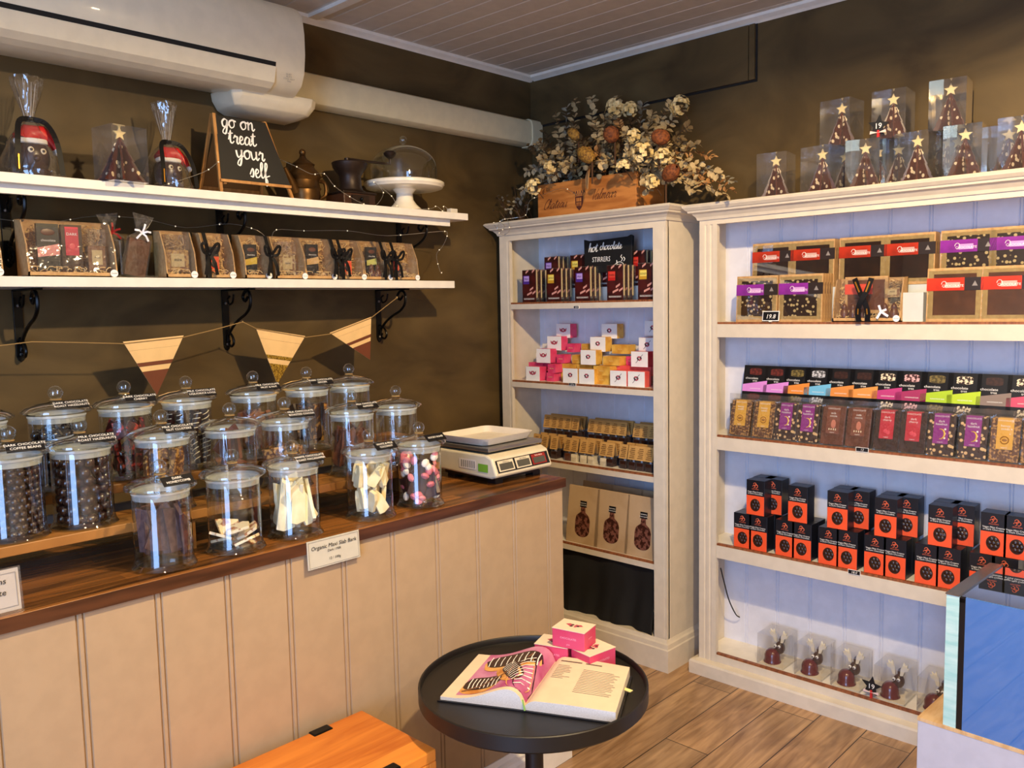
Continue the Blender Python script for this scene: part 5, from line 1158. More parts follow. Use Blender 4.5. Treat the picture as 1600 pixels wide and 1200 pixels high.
x, y, z = J(198, 3, 'jar of red foil-flecked pieces on the top step', ['DARK CHOCOLATE', 'CHERRY'], None)
slabs(x, y, z, mat('red_fleck', '#401410', .3, c2='#a8352a', scale=70, lo=.52, hi=.6), 22, (.028, .045, .010), 'red flecked chocolate chunk in the top-step jar', seed=33, zmax=.15)
x, y, z = J(294, 3, 'jar of white-swirled dark rings on the top step', ['MILK CHOCOLATE', 'LIQUORICE LOGS'], None)
SWD = mat('swirl_choc', '#2a140e', .35); SWW = mat('swirl_white', '#e8dcc0', .4)
def swirl():
    t = thing('swirled_chocolate_log', '', 'chocolate piece'); mb = MB(); mb.tube([(0, 0, -.035), (0, 0, .035)], .011, SWD, 10); mb.build('log', t, True)
    mb = MB()
    for s_ in range(5): mb.tube([(.0112*cos(a*.5), .0112*sin(a*.5), -.03+s_*.013+a*.0022) for a in range(7)], .0013, SWW, 4)
    mb.build('white_swirl', t); return t
SW = Multi(swirl); R = random.Random(9)
for k in range(16):
    a = k*.785; SW.put((x+.046*cos(a), y+.046*sin(a), z+.05+.068*(k//8)), rot=(R.uniform(-.25, .25), R.uniform(-.25, .25), R.uniform(0, 3)), label='white-swirled dark logs in the top-step jar', group='white-swirled dark logs in the top-step jar')
x, y, z = J(398, 3, 'jar of reddish fruit and nut chocolate on the top step', ['MILK CHOCOLATE', 'FRUIT & NUT'], None)
slabs(x, y, z, mat('fruitnut', '#6b3620', .4, c2='#8a5a3a', scale=60), 12, (.048, .118, .009), 'fruit and nut slab in the top-step jar', seed=37)
x, y, z = J(481, 3, 'jar of ginger slabs under the glitter pennant, top step', ['DARK CHOCOLATE', 'GINGER'], None)
slabs(x, y, z, mat('ginger_choc', '#3a2013', .4, c2='#a8763a', scale=35, lo=.56, hi=.62), 12, (.048, .12, .009), 'ginger slab in the top-step jar', seed=39)
x, y, z = J(547, 3, 'almost empty jar at the right end of the top step', None, None)
slabs(x, y, z, CHOC, 3, (.045, .05, .008), 'few dark pieces in the almost empty top-step jar', seed=41, flat=True)
# ------------------------------------------------------------------ counter cards
t = thing('slab_bark_card', 'white price card reading Organic Maxi Slab Bark on the counter edge', 'price card', (-2.008, -1.0965, .938)); t.rotation_euler = (radians(-3), 0, 0)
mb = MB(); mb.box(-.080, .080, 0, .003, -.036, .038, GLASS); mb.box(-.079, .079, .0006, .0024, -.035, .037, PAPER); mb.build('card', t)
mb = MB(); GB = mat('card_border', '#8a8177', .6)
for a in ((-.075, .075, .033, .0335), (-.075, .075, -.0315, -.031), (-.075, -.0745, -.031, .033), (.0745, .075, -.031, .033)): mb.box(a[0], a[1], -.0006, 0, a[2], a[3], GB)
text(mb, 'Organic Maxi Slab Bark', (0, -.0004, .012), XR, ZR, .0145, BLACK, .15); text(mb, 'Dark / Milk', (0, -.0004, .001), XR, ZR, .009, BLACK, .1); text(mb, '12 / 100g', (0, -.0004, -.020), XR, ZR, .0095, BLACK); mb.build('lettering', t)
t = thing('coffee_beans_card', 'white card cut off at the left edge, lying against the counter stand', 'price card', (-2.79, -1.06, Z0)); t.rotation_euler = (radians(-6), 0, 0)
mb = MB(); mb.box(-.075, .075, 0, .002, 0, .082, PAPER); mb.box(-.079, .079, -.001, .0, -.0, .085, PLAST); mb.build('card', t)
mb = MB(); text(mb, 'Coffee Beans', (.008, -.0012, .055), XR, ZR, .0165, BLACK, .1); text(mb, 'Chocolate', (.016, -.0012, .033), XR, ZR, .0165, BLACK, .1)
for a in ((-.07, .07, .074, .0745), (-.07, .07, .008, .0085), (.0695, .07, .008, .0745)): mb.box(a[0], a[1], -.0014, -.0006, a[2], a[3], GB)
mb.build('lettering', t)
# ------------------------------------------------------------------ scale
SCW = mat('scale_plastic', '#cfc3a8', .4); STL = mat('brushed_steel', '#a8a49c', .3, .9); DSP = mat('lcd_grey', '#4a483f', .25)
x0, x1, yf_, yb_ = -1.335, -1.062, -1.012, -.72
t = thing('retail_scale', 'cream digital weighing scale at the end of the counter', 'scale', ((x0+x1)/2, (yf_+yb_)/2, Z0))
T = Matrix.Translation((-(x0+x1)/2, -(yf_+yb_)/2, 0)); w = (x1-x0)/2; 
mb = MB(); hw, hd = w, .146
P = [(-hd, .028), (-hd-.006, .034), (-hd+.016, .088), (-hd+.04, .098), (hd, .098), (hd, .03), (-hd+.02, .022)]
mb.prism([(a, b) for a, b in P], 'x', -hw, hw, SCW); mb.build('housing', t, False, .006)
mb = MB(); mb.box(-hw+.03, hw-.03, -hd+.03, hd-.02, .012, .03, BLACK); [mb.box(a-.018, a+.018, b-.018, b+.018, 0, .014, BLACK) for a in (-hw+.05, hw-.04) for b in (-hd+.05, hd-.05)]; mb.build('base_and_feet', t)
fn = Vector((0, -.926, .377)); up = Vector((0, .377, .926))
mb = MB()
def fp_(x, v, o=.001): return Vector((x, -hd-.006, .034))+up*v+fn*o
def pl(mb, xa, xb, va, vb, o, mt): mb.add([fp_(xa, va, o), fp_(xb, va, o), fp_(xb, vb, o), fp_(xa, vb, o)], [(0, 1, 2, 3)], mt)
pl(mb, -hw+.012, hw-.01, .008, .050, .001, BLACK); mb.build('display_panel', t)
mb = MB()
for i, (a, b, c) in enumerate(((-.118, -.045, SCW), (-.036, .036, SCW), (.043, .112, mat('display_red', '#8a1f18', .4)))):
    pl(mb, a, b, .012, .047, .002, c); pl(mb, a+.006, b-.006, .016, .038 if i < 2 else .036, .003, DSP); text(mb, ['WEIGHT kg', 'UNIT PRICE $', 'TOTAL PRICE $'][i], fp_((a+b)/2, .040, .0035), XR, up, .0055, BLACK if i < 2 else PRINTW)
mb.build('lcd_displays', t)
mb = MB(); mb.add([(-hw-.0012, -.06, .046), (-hw-.0012, .02, .046), (-hw-.0012, .02, .078), (-hw-.0012, -.06, .078)], [(0, 1, 2, 3)], PAPER); mb.add([(-hw-.0014, -.115, .042), (-hw-.0014, -.07, .042), (-hw-.0014, -.07, .068), (-hw-.0014, -.115, .068)], [(0, 1, 2, 3)], mat('green_sticker', '#6d9a2a', .5))
for a in range(7): mb.add([(-hw-.0016, -.055+.010*a, .05), (-hw-.0016, -.049+.010*a, .05), (-hw-.0016, -.049+.010*a, .073), (-hw-.0016, -.055+.010*a, .073)], [(0, 1, 2, 3)], GREYP)
mb.build('side_stickers', t)
mb = MB(); mb.box(-hw+.006, hw-.006, -hd+.034, hd+.004, .106, .120, STL); mb.box(-hw+.05, hw-.05, -hd+.07, hd-.05, .098, .106, BLACK); mb.build('weighing_platter', t, False, .003)
TRY = mat('tray_cream', '#d6cbbb', .5)
mb = MB(); a, b = hw-.008, hd-.03
vs = []
for (s_, z) in ((.84, .0), (.90, .003), (1, .026), (.96, .026), (.87, .006), (.82, .005)):
    k = 6
    for (cx, cy, a0) in ((1, 1, 0), (-1, 1, 90), (-1, -1, 180), (1, -1, 270)):
        for q in range(k): an = radians(a0+90*q/(k-1)); vs.append(((cx*(a-.03)+.03*cos(an))*s_, (cy*(b-.03)+.03*sin(an))*s_, z))
n = 24; fs = [(i*n+j, i*n+(j+1) % n, (i+1)*n+(j+1) % n, (i+1)*n+j) for i in range(5) for j in range(n)]+[tuple(range(n)), tuple(range(5*n, 6*n))]
mb.add(vs, fs, TRY); o = mb.build('weighing_tray', None, True); o.location = ((x0+x1)/2-.005, (yf_+yb_)/2+.025, Z0+.1205); o.rotation_euler = (0, 0, radians(2)); tag(o, 'shallow cream tray lying on the scale platter', 'tray')
# ------------------------------------------------------------------ round table with book and pink boxes
TB = mat('black_powder_coat', '#15120f', .42); TC = Vector((-1.685, -1.480, 0)); TR_ = .292; TZ = .60
t = thing('round_side_table', 'round black metal tray-top side table', 'table', TC)
mb = MB(); mb.lathe([(.0001, TZ-.04), (TR_-.006, TZ-.042), (TR_, TZ-.036), (TR_, TZ-.002), (TR_-.002, TZ), (TR_-.005, TZ), (TR_-.007, TZ-.003), (TR_-.008, TZ-.016), (TR_-.012, TZ-.018), (.0001, TZ-.018)], TB, 72); mb.build('tray_top', t, True)
mb = MB(); mb.lathe([(.0235, .02), (.0235, TZ-.04)], TB, 24); mb.build('pedestal', t, True)
mb = MB(); mb.lathe([(.19, 0), (.19, .012), (.16, .016), (.03, .024), (.0236, .03)], TB, 40); mb.build('base', t, True)
BZ = TZ-.018
def bq(px, py, z): return at(px, py, 2, z)
def pinkbox():
    t = thing('praline_box', '', 'chocolate box'); w, d, h = .048, .036, .050
    PK1 = mat('hot_pink_card', '#cf3a60', .45, c2='#d94c70', scale=9); mb = MB(); mb.box(-w, w, -d, d, 0, h, PK1); mb.build('carton', t, False, .0015)
    mb = MB(); mb.box(-w-.0006, w+.0006, -d-.0006, d+.0006, h-.001, h+.0008, mat('box_lid_cream', '#e0cdb4', .5)); EM = mat('emblem_rose', '#b5485a', .5)
    for k in range(6): q = k*1.05; mb.ball((.012*cos(q), .006*sin(q), h+.001), .005, EM if k % 2 else mat('emblem_dark', '#40202a', .5), sz=.12, seg=8, rings=4)
    for s_ in (-1, 1): mb.add([(0, .002, h+.0012), (s_*.016, .012, h+.0012), (s_*.026, .004, h+.0012), (s_*.014, -.004, h+.0012)], [(0, 1, 2, 3)], EM)
    mb.build('lid_print', t)
    mb = MB(); text(mb, 'CHOCOLATES', (0, -d, h*.5), XR, ZR, .0075, mat('pale_pink_print', '#f6b6c6', .5)); text(mb, 'pink', (0, -d, h*.18), XR, ZR, .006, MT['pale_pink_print']); text(mb, 'pralines', (w, 0, h*.5), (0, 1, 0), ZR, .0065, MT['pale_pink_print']); text(mb, 'pralines', (-w, 0, h*.5), (0, -1, 0), ZR, .0065, MT['pale_pink_print']); mb.build('side_print', t); return t
PX = Multi(pinkbox)
p = bq(927, 1012, BZ+.05); PX.put((p.x, p.y, BZ), rz=radians(-8), label='pink box with cream lid, right one on the round table')
p2 = bq(868, 1002, BZ+.05); PX.put((p2.x, p2.y, BZ), rz=radians(20-90), label='pink box behind the open book, left one on the round table')
PX.put(((p.x+p2.x)/2+.0, (p.y+p2.y)/2+.0, BZ+.0515), rz=radians(-77), label='pink box stacked on top of the other two on the round table')
# open book
zc = BZ+.004
t = thing('open_recipe_book', 'open hardback recipe book showing eclairs on its left page', 'book', (-1.70, -1.50, BZ))
O = Vector((-1.70, -1.50, BZ))
sf, sb = at(818, 1100, 2, BZ+.018), at(868, 1030, 2, BZ+.018)
lf, lb_ = at(688, 1088, 2, BZ+.012), at(748, 1022, 2, BZ+.012)
rf, rb = at(962, 1117, 2, BZ+.022), at(984, 1046, 2, BZ+.022)
def page(A0, A1, B0, B1, hf, eps=0):
    """A: spine front/back, B: outer front/back"""
    def f(u, v):
        a = A0.lerp(A1, v); b = B0.lerp(B1, v); p = a.lerp(b, u); p = Vector((p.x, p.y, BZ+hf(u)+eps)); return p-O
    return f
lh = lambda u: .012+.030*(sin(pi*min(1, u*1.15)**.55)**1.3)*(1-u)*1.6
rh = lambda u: .010+.018*min(1, u*9)**.6+.002*sin(pi*u)
PG = mat('book_page', '#dcc5aa', .6); PE = mat('page_edges', '#efe6dc', .7, c2='#d8cdc0', scale=300, stretch=(1, 1, 8)); CV = mat('book_cover_black', '#0c0b10', .35)
L_ = page(sf, sb, lf, lb_, lh); Rr = page(sf, sb, rf, rb, rh)
def block(mb, fn, nu=22):
    top = [[fn(i/nu, v) for i in range(nu+1)] for v in (0, 1)]; vs = []; 
    for row in top:
        for p in row: vs += [p, Vector((p.x, p.y, .0035))]
    n = 2*(nu+1); fs = []
    for r_ in (0, 1):
        for i in range(nu): b = r_*n+2*i; fs.append((b, b+2, b+3, b+1))
    fs.append((2*nu, n+2*nu, n+2*nu+1, 2*nu+1)); fs.append((0, n, n+1, 1)); mb.add(vs, fs, PE)
mb = MB(); block(mb, L_); block(mb, Rr); mb.build('page_block', t)
mb = MB(); mb.sheet(L_, 22, 6, PG); mb.build('left_page', t, True)
mb = MB(); mb.sheet(Rr, 22, 6, PG); mb.build('right_page', t, True)
mb = MB(); ex = .05
def q2(A, B, f): return A+(A-B)*f
c = [q2(lf, sf, .03), q2(lb_, sb, .03), q2(rb, sb, .03), q2(rf, sf, .03)]; c[0] = c[0]+(lf-lb_)*.02; c[3] = c[3]+(rf-rb)*.02; c[1] = c[1]+(lb_-lf)*.02; c[2] = c[2]+(rb-rf)*.02
vs = [Vector((p.x-O.x, p.y-O.y, z)) for z in (.0002, .0032) for p in (c[0], sf+(sf-sb)*.02, c[3], c[2], sb+(sb-sf)*.02, c[1])]
mb.add(vs, [(0, 1, 2, 3, 4, 5), (6, 7, 8, 9, 10, 11)]+[(i, (i+1) % 6, 6+(i+1) % 6, 6+i) for i in range(6)], CV); mb.build('cover', t)
def pagepoly(mb, fn, P, mt, e):
    mb.add([fn(u, v)+Vector((0, 0, e)) for u, v in P], [tuple(range(len(P)))], mt)
def strip(mb, fn, P, w, mt, e):
    vs = []; n = len(P)
    for i, (u, v) in enumerate(P):
        a = Vector(P[max(i-1, 0)]); b = Vector(P[min(i+1, n-1)]); d = (b-a).normalized(); q = Vector((-d.y, d.x))*w/2; vs += [fn(u+q.x, v+q.y)+Vector((0, 0, e)), fn(u-q.x, v-q.y)+Vector((0, 0, e))]
    mb.add(vs, [(2*i, 2*i+1, 2*i+3, 2*i+2) for i in range(n-1)], mt)
PKB = mat('photo_pink', '#a8447a', .5, c2='#d9a0c0', scale=9, lo=.35, hi=.7); CREAMP = mat('photo_pastry', '#e0a860', .5, c2='#c07a34', scale=20); CHP = mat('photo_chocolate', '#2e1612', .35)
def sheet_patch(mb, fn, u0, u1, v0, v1, n, m_, mt, e): mb.sheet(lambda a, b: fn(u0+(u1-u0)*a, v0+(v1-v0)*b)+Vector((0, 0, e)), n, m_, mt)
mb = MB(); sheet_patch(mb, L_, .0, .84, .06, 1, 20, 6, PKB, .0006); mb.build('photo_background', t, True)
mb = MB()
def eclair(cu, cv, L, w, an, mtb, mtt, z):
    ca, sa = cos(an), sin(an)
    def F(a, b): return (cu+a*ca-b*sa, cv+a*sa+b*ca)
    for k in range(12):
        a0, a1 = -L+2*L*k/12, -L+2*L*(k+1)/12
        def hw_(a, W): return W*max(.0, 1-(abs(a)/L)**4)**.5
        for W, mt_, e, sh in ((w, mtb, z, -.03), (w*.8, mtt, z+.0004, .02)): 
            P = [F(a0, -hw_(a0, W)+sh), F(a1, -hw_(a1, W)+sh), F(a1, hw_(a1, W)+sh), F(a0, hw_(a0, W)+sh)]; P = [(min(max(u, .0), .84), min(max(v, .06), 1)) for u, v in P]
            mb.add([L_(u, v)+Vector((0, 0, e)) for u, v in P], [(0, 1, 2, 3)], mt_)
    for k in range(9):
        a = -L*.85+1.7*L*k/8; p, q = F(a-.03, -w*.65+.02), F(a+.03, w*.6+.02); ok = all(0 < c_[0] < .83 and .07 < c_[1] < .99 for c_ in (p, q))
        if ok: strip(mb, L_, [p, ((p[0]+q[0])/2+.01, (p[1]+q[1])/2), q], .012, PRINTW, z+.0009)
eclair(.62, .26, .24, .17, .12, CREAMP, CHP, .0012); eclair(.42, .74, .38, .18, .12, CREAMP, CHP, .0015); eclair(.16, .38, .34, .14, 1.35, CREAMP, CHP, .0020); eclair(.33, .44, .26, .12, .95, CREAMP, CHP, .0017)
strip(mb, L_, [(.80, .12), (.6, .2), (.4, .4), (.2, .8)], .02, mat('photo_stem', '#8a5a3a', .5), .003)
mb.build('photo_eclairs', t)
mb = MB(); INK = mat('grey_ink', '#8f8478', .6)
strip(mb, Rr, [(.12, .90), (.40, .90)], .022, mat('ink_dark', '#5e544a', .6), .0008); strip(mb, Rr, [(.45, .90), (.66, .90)], .022, MT['ink_dark'], .0008); R = random.Random(3)
for k in range(9): strip(mb, Rr, [(.12, .80-.035*k), (.12+R.uniform(.12, .24), .80-.035*k)], .010, INK, .0008)
for k in range(15): strip(mb, Rr, [(.46, .76-.035*k), (.46+R.uniform(.36, .46), .76-.035*k)], .010, INK, .0008)
mb.build('printed_text', t)
mb = MB(); g = at(820, 1112, 2, BZ+.003)-O; mb.tube([L_(.02, .02), g+Vector((0, 0, .002))], .0022, mat('green_bookmark', '#7fae5a', .5), 4); mb.build('bookmark_ribbon', t)
mb = MB(); pz = Rr(1, .62); mb.box(pz.x-.006, pz.x+.006, pz.y-.02, pz.y+.02, .012, .014, mat('sticky_note', '#e8d890', .6)); mb.build('sticky_tab', t)
# ------------------------------------------------------------------ orange timber stool
OT = board_mat('orange_timber', '#b05a14', '#e08a34', .35, .08, 2.0, (1.2, 12, 1))
bx0, bx1, by0, by1 = -2.62, -1.955, -1.41, -1.115
t = thing('timber_bench', 'orange timber box stool with black metal clips beside the counter', 'stool', ((bx0+bx1)/2, (by0+by1)/2, 0)); ox, oy = (bx0+bx1)/2, (by0+by1)/2; a, b = (bx1-bx0)/2, (by1-by0)/2
mb = MB(); mb.box(-a, a, -b, b, .47, .50, OT); mb.build('seat_board', t, False, .004)
mb = MB(); mb.box(-a, -a+.022, -b, b, 0, .47, OT); mb.box(a-.022, a, -b, b, 0, .47, OT); mb.box(-a+.022, a-.022, -b, -b+.02, .03, .47, OT); mb.box(-a+.022, a-.022, b-.02, b, .03, .47, OT); mb.build('box_sides', t, False, .003)
for x in (-2.09, -2.50):
    for s_, yy in ((-1, -b), (1, b)):
        mb = MB(); mb.box(x-ox-.028, x-ox+.028, yy-.002 if s_ < 0 else yy-.028, yy+.028 if s_ < 0 else yy+.002, .44, .503, IRON); mb.build('metal_clip', t, False, .004)
# ------------------------------------------------------------------ glass display case
PLY = mat('plywood_edge', '#d9b98c', .55, c2='#c79f6c', scale=8, stretch=(1, 6, 1)); BW = mat('base_white', '#bcc0d2', .5)
gx, gy = -.70, -2.10
t = thing('display_case_base', 'white plinth with plywood rim under the glass display case', 'plinth', (gx, gy, 0), radians(-2.7))
mb = MB(); mb.box(0, .42, -.80, 0, 0, .322, BW); mb.build('carcass', t, False, .002)
mb = MB(); mb.box(-.001, .42, -.80, .001, .322, .332, PLY); mb.build('plywood_rim', t)
CYE = mat('cyan_glass_edge', '#9fd8dc', .12, c2='#c8ecee', scale=9, stretch=(1, 1, 6), lo=.35, hi=.65, spec=.8); ALU = mat('aluminium_edge', '#8f8d8a', .25, .8)
DG = glass('blue_reflection_glass', '#7fa6ee', 12, '#a8ccff', .015, .46, '#5f9fff')  # blue reflection on the panes painted in as tint and diffuse body colour
t = thing('glass_display_case', 'glass display case with bright cyan edge and black inner frame', 'display case', (gx, gy, .332), radians(-2.7))
g0, gw, gl, gh = -.068, .38, .66, .385
mb = MB(); mb.box(.002, .014, g0-.034, g0, 0, gh, CYE); mb.build('left_glass_edge', t, False, .001)
mb = MB(); mb.box(.004, .016, g0-.050, g0-.035, 0, gh-.004, BLACK); mb.box(.004, gw, g0-.05, g0-.034, gh-.016, gh-.002, BLACK); mb.build('black_gasket', t)
mb = MB(); mb.box(.0, gw, g0-.034, g0+.002, gh, gh+.004, ALU); mb.build('top_edge_strip', t)
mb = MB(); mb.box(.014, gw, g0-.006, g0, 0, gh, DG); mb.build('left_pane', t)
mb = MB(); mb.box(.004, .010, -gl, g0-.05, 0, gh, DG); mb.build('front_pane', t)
mb = MB(); mb.box(.010, gw, -gl, g0-.034, gh-.006, gh, glass('top_glass', '#8a8884', 4, '#ffffff', .02, .15, '#3c3a38')); mb.build('top_pane', t)
mb = MB(); mb.box(gw-.008, gw, -gl, g0-.01, 0, gh, mat('case_back', '#3b4c78', .3)); mb.box(.012, gw-.01, -gl, g0-.052, 0, .004, mat('case_floor', '#5d78b4', .25)); mb.build('case_lining', t)
mb = MB(); mb.tube(sm([(.10, -.30, .006), (.11, -.26, .09), (.12, -.20, .16), (.14, -.16, .13), (.16, -.13, .01)]), .0025, PRINTW, 6); o = mb.build('white_cable'); o.location = (gx, gy, .332); tag(o, 'thin white cable looping inside the glass display case', 'cable')
# ------------------------------------------------------------------ wine crate and dried flowers on the narrow bookcase
CRW = mat('pine_crate', '#c4803e', .55, c2='#a5642a', scale=6, stretch=(1, 1, 7))
ZTN = 1.943
cx0, cx1, cy0, cy1, ch = -.255, -.045, -.805, -.255, .158
t = thing('wooden_wine_crate', 'pine wine crate with crest and script lettering on the narrow bookcase', 'crate', ((cx0+cx1)/2, (cy0+cy1)/2, ZTN))
T = Matrix.Translation((-(cx0+cx1)/2, -(cy0+cy1)/2, -ZTN))
mb = MB(); mb.T = T
for a in ((cx0, cx0+.01, cy0, cy1), (cx1-.01, cx1, cy0, cy1), (cx0+.01, cx1-.01, cy0, cy0+.01), (cx0+.01, cx1-.01, cy1-.01, cy1)): mb.box(*a, ZTN, ZTN+ch, CRW)
mb.box(cx0+.01, cx1-.01, cy0+.01, cy1-.01, ZTN, ZTN+.01, CRW); mb.build('boards', t, False, .0015)
INK2 = mat('branded_ink', '#4a1e12', .7); mb = MB(); mb.T = T
script(mb, 'Ch^ateau', (cx0-.0012, cy1-.035, ZTN+.045), UY, UZ, .023, INK2, .055, .5); script(mb, 'Valmeur', (cx0-.0012, -.565, ZTN+.062), UY, UZ, .023, INK2, .055, .5); mb.build('branded_lettering', t)
mb = MB(); mb.T = T; q = cx0-.0012; yc = -.50
def pq(P): return [(q, yc-u, ZTN+v) for u, v in P]
mb.add(pq([(-.022, .085), (.022, .085), (.022, .055), (.014, .035), (0, .022), (-.014, .035), (-.022, .055)]), [tuple(range(7))], INK2)
q -= .0006
for u in (-.015, -.005, .005): mb.add(pq([(u, .078), (u+.007, .078), (u+.007, .062), (u, .062)]), [(0, 1, 2, 3)], CRW); mb.add(pq([(u, .058), (u+.007, .058), (u+.006, .042), (u+.001, .042)]), [(0, 1, 2, 3)], CRW)
for u in (-.028, -.014, .0, .014, .028): mb.tube(pq([(u*.6, .088), (u, .108), (u*1.2, .098)]), .0018, INK2, 4)
mb.build('crest', t)

EUC = mat('dried_eucalyptus', '#8f7a54', .75, c2='#cdb382', scale=9, lo=.35, hi=.65, spec=.2); EUD = mat('dried_dark_leaf', '#3c3020', .75, c2='#6b5636', scale=9, spec=.2)
GRL = mat('grey_leaf', '#716a58', .75, c2='#9c937c', scale=9, spec=.2); STEM = mat('dried_stem', '#4c3018', .7); BK = mat('banksia_rust', '#8a4a1c', .8, c2='#5a2c10', scale=90, bump=1); BG = mat('banksia_gold', '#a87c2c', .8, c2='#6c4a18', scale=110, bump=1)
CRF = mat('cream_blossom', '#cdb070', .7, c2='#e4cf98', scale=20, spec=.2); TAN = mat('tan_leaf', '#b58650', .6, c2='#8c5e30', scale=9)
C0 = Vector(((cx0+cx1)/2, (cy0+cy1)/2, ZTN+.10))
t = thing('dried_flower_arrangement', 'large arrangement of dried eucalyptus, banksia and cream blossom spilling from the wine crate', 'dried flowers', C0)
R = random.Random(12)
def leaf(mb, p, d, n, L, w, mt):
    d = d.normalized(); s_ = d.cross(n); s_ = s_.normalized() if s_.length > 1e-4 else d.orthogonal().normalized(); n = s_.cross(d)
    P = [p, p+d*L*.3+s_*w*.8+n*L*.06, p+d*L*.65+s_*w+n*L*.02, p+d*L-n*L*.12, p+d*L*.65-s_*w+n*L*.02, p+d*L*.3-s_*w*.8+n*L*.06, p+d*L*.5-n*L*.03]
    mb.add(P, [(0, 1, 6), (1, 2, 6), (2, 3, 6), (3, 4, 6), (4, 5, 6), (5, 0, 6)], mt)
def branch(base, tip, sag, nl, L, w, mt, name='eucalyptus_branch', r=.0022):
    base, tip = Vector(base)-C0, Vector(tip)-C0; mid = base.lerp(tip, .5)+Vector((0, 0, sag)); P = sm([base, mid, tip], 8)
    mb = MB(); mb.tube(P, [r*(1-.7*i/len(P)) for i in range(len(P))], STEM, 5)
    for k in range(nl):
        f = .28+.72*k/nl; i = min(int(f*(len(P)-1)), len(P)-2); p = P[i].lerp(P[i+1], f*(len(P)-1)-i); d = (P[i+1]-P[i]).normalized()
        a = k*2.4+R.uniform(-.5, .5); o = d.orthogonal().normalized(); o2 = d.cross(o); sd = o*cos(a)+o2*sin(a)
        for s_ in (1, -1):
            dd = sd*s_*.9+d*R.uniform(.3, .8); nn = Vector((R.uniform(-1, -.2), R.uniform(-.8, .3), R.uniform(.2, 1))); ll = L*R.uniform(.7, 1.2)*(1-.3*f); leaf(mb, p, dd, nn, ll, w*ll/L*R.uniform(.8, 1.1), mt)
    o = mb.build(name, t); return o
def PT(px, py, x): return at(px, py, 0, x)
base = [Vector((R.uniform(cx0+.05, cx1-.05), cy0+.06+(cy1-cy0-.12)*k/11, ZTN+.07)) for k in range(12)]
tips = [(812, 300, -.33, GRL), (795, 330, -.30, GRL), (822, 268, -.28, GRL), (838, 225, -.24, EUC), (868, 175, -.15, EUC), (850, 205, -.18, EUD), (900, 152, -.12, EUC), (886, 165, -.10, GRL), (925, 150, -.14, EUC), (945, 175, -.2, EUC), (965, 150, -.1, EUC), (985, 185, -.22, EUD),
 (1005, 160, -.12, GRL), (1020, 175, -.2, EUC), (1048, 160, -.12, EUC), (1068, 165, -.10, EUC), (1078, 195, -.18, EUD), (1095, 225, -.15, EUC), (1118, 245, -.18, TAN), (1130, 275, -.2, EUC), (1150, 300, -.22, TAN), (1140, 308, -.30, EUC), (1105, 290, -.26, TAN), (1060, 285, -.30, EUC),
 (870, 235, -.30, EUC), (905, 215, -.30, EUD), (880, 262, -.33, EUC), (935, 255, -.33, EUC), (990, 262, -.31, EUC), (955, 225, -.32, EUD), (1020, 240, -.30, EUC), (1045, 225, -.28, EUC), (1000, 215, -.3, GRL), (860, 280, -.34, GRL), (915, 240, -.34, TAN), (980, 235, -.34, EUC), (1080, 255, -.28, EUC), (845, 250, -.30, EUC), (930, 190, -.25, EUC), (1030, 200, -.26, EUC), (895, 190, -.22, EUD), (1065, 215, -.24, EUD), (975, 205, -.28, EUC), (1012, 300, -.34, EUC), (1090, 300, -.30, EUC), (1150, 285, -.14, GRL)]
for i, (px, py, x, mt_) in enumerate(tips):
    tp = PT(px, py, x); b_ = min(base, key=lambda q: abs(q.y-tp.y)+R.uniform(0, .1)); sag = .05 if py < 240 else .09
    big = mt_ in (TAN,); branch(b_, tp, sag, 13 if py < 200 else 15, .042 if mt_ is not EUD else .036, .0165 if mt_ is EUC else .012, mt_)
for k in range(34):
    yy = R.uniform(cy0-.12, cy1+.06); b_ = min(base, key=lambda q: abs(q.y-yy)); tp = Vector((R.uniform(-.30, -.06), yy, ZTN+R.uniform(.18, .40)))
    branch(b_, tp, .04, 14, .036, .013, R.choice((EUD, EUD, TAN, EUC)))
def cone_flower(px, py, x, r, L, mt_, name, d=(-.5, -.3, .7)):
    p = PT(px, py, x)-C0; d = Vector(d).normalized(); mb = MB(); s_ = d.orthogonal().normalized(); s2 = d.cross(s_)
    vs = []; fs = []; nr, ns = 12, 20
    for i in range(nr+1):
        f = i/nr; rr = r*sqrt(max(0, 1-(2*f-1)**2*.97))
        for j in range(ns): a = 2*pi*j/ns; b = rr*(1+.07*((i+j) % 2)); vs.append(p+d*(f-.5)*L+(s_*cos(a)+s2*sin(a))*b)
    for i in range(nr):
        for j in range(ns): fs.append((i*ns+j, i*ns+(j+1) % ns, (i+1)*ns+(j+1) % ns, (i+1)*ns+j))
    mb.add(vs, fs, mt_); mb.tube([p-d*L*.4, p-d*L*.4-Vector((0, 0, .1))], .004, STEM, 5); mb.build(name, t, True)
cone_flower(916, 242, -.37, .030, .095, BG, 'banksia_cone', (.0, .75, .55)); cone_flower(1032, 214, -.34, .036, .062, BK, 'banksia_cone', (-.2, -.4, .8)); cone_flower(955, 210, -.34, .032, .07, BK, 'banksia_cone', (-.6, .2, .7)); cone_flower(1048, 270, -.33, .03, .09, BK, 'banksia_cone', (-.3, -.7, .3)); cone_flower(897, 210, -.30, .022, .07, BG, 'banksia_cone', (-.2, .6, .6))
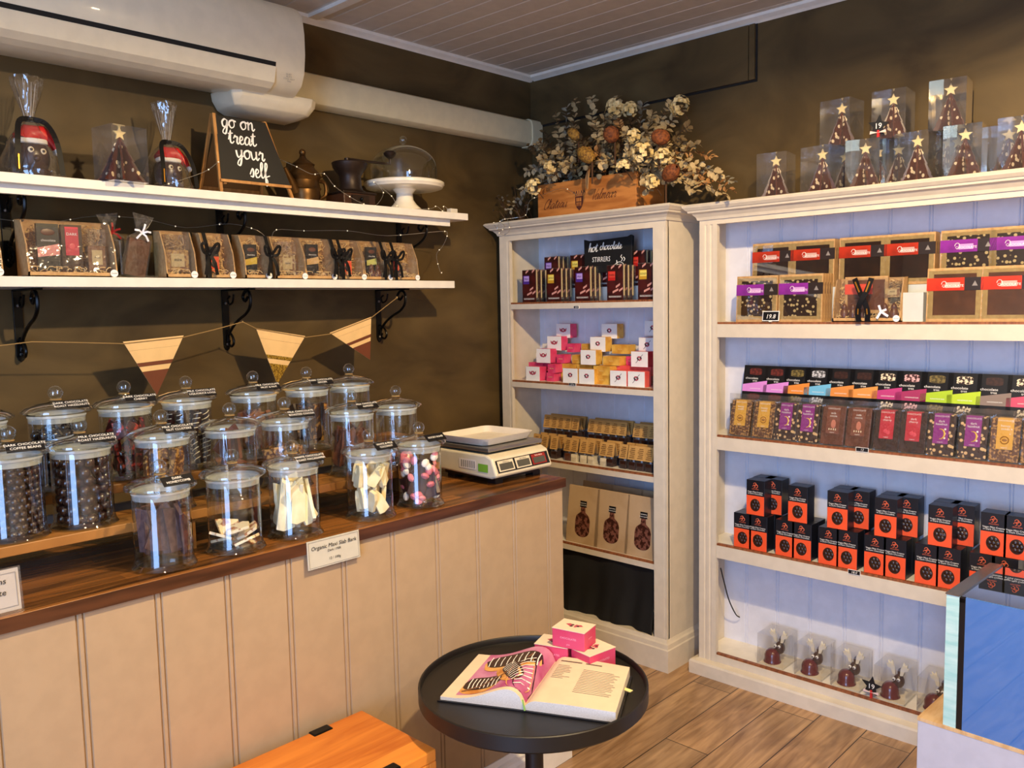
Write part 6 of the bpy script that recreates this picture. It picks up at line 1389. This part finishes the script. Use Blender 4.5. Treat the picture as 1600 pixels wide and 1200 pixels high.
def cluster(px, py, x, r, n, name='cream_blossom_cluster'):
    p = PT(px, py, x)-C0; mb = MB(); mb.tube([p, p-Vector((-.06, 0, .045))], .002, STEM, 5)
    for k in range(n):
        d = Vector((R.gauss(0, 1)-.5, R.gauss(0, 1), R.gauss(0, 1)+.4)).normalized(); c = p+d*r*R.uniform(.75, 1.05)
        for j in range(4):
            a = d.orthogonal().normalized(); b = d.cross(a); e = a*cos(j*1.57)+b*sin(j*1.57); leaf(mb, c, e+d*.5, d, .014, .0065, CRF)
    mb.build(name, t)
for a in ((962, 168, -.22, .040, 40), (985, 172, -.2, .03, 24), (1062, 165, -.18, .036, 34), (1005, 240, -.38, .042, 44), (1035, 245, -.36, .03, 24), (835, 292, -.38, .034, 30), (975, 262, -.36, .028, 22), (860, 262, -.36, .026, 18), (1020, 285, -.37, .026, 20), (990, 213, -.36, .026, 20)): cluster(*a)
for k, (px, py) in enumerate(((946, 260), (936, 276), (915, 262))):
    mb = MB(); p = PT(px, py, -.36)-C0; mb.lathe([(.004, -.012), (.011, -.006), (.013, .004), (.010, .009), (.006, .007), (.004, .001)], GRL, 12, tuple(p)); mb.build('gumnut', t, True)
mb = MB(); a = PT(918, 296, -.29)-C0; b = PT(922, 258, -.30)-C0; 
def lf_(u, v): return a.lerp(b, v)+Vector((-.01*sin(pi*v), (u-.5)*.022*sin(pi*(.12+.8*v)), 0))
mb.sheet(lf_, 2, 8, TAN); mb.build('long_tan_leaf', t, True)
# wispy grass on the far left of the top
mb = MB()
for k in range(26):
    p = Vector((-.2+R.uniform(-.1, .05), -.10+R.uniform(-.08, .05), ZTN+.01))-C0; q = p+Vector((R.uniform(-.06, .03), R.uniform(-.05, .09), R.uniform(.03, .16))); mb.tube([p, p.lerp(q, .5)+Vector((0, 0, .02)), q], .0012, STEM, 3)
    leaf(mb, q, Vector((R.uniform(-1, 1), R.uniform(-1, 1), .3)), Vector((-1, 0, 0)), .02, .005, R.choice((GRL, EUD, EUD)))
mb.build('wispy_foliage', t)
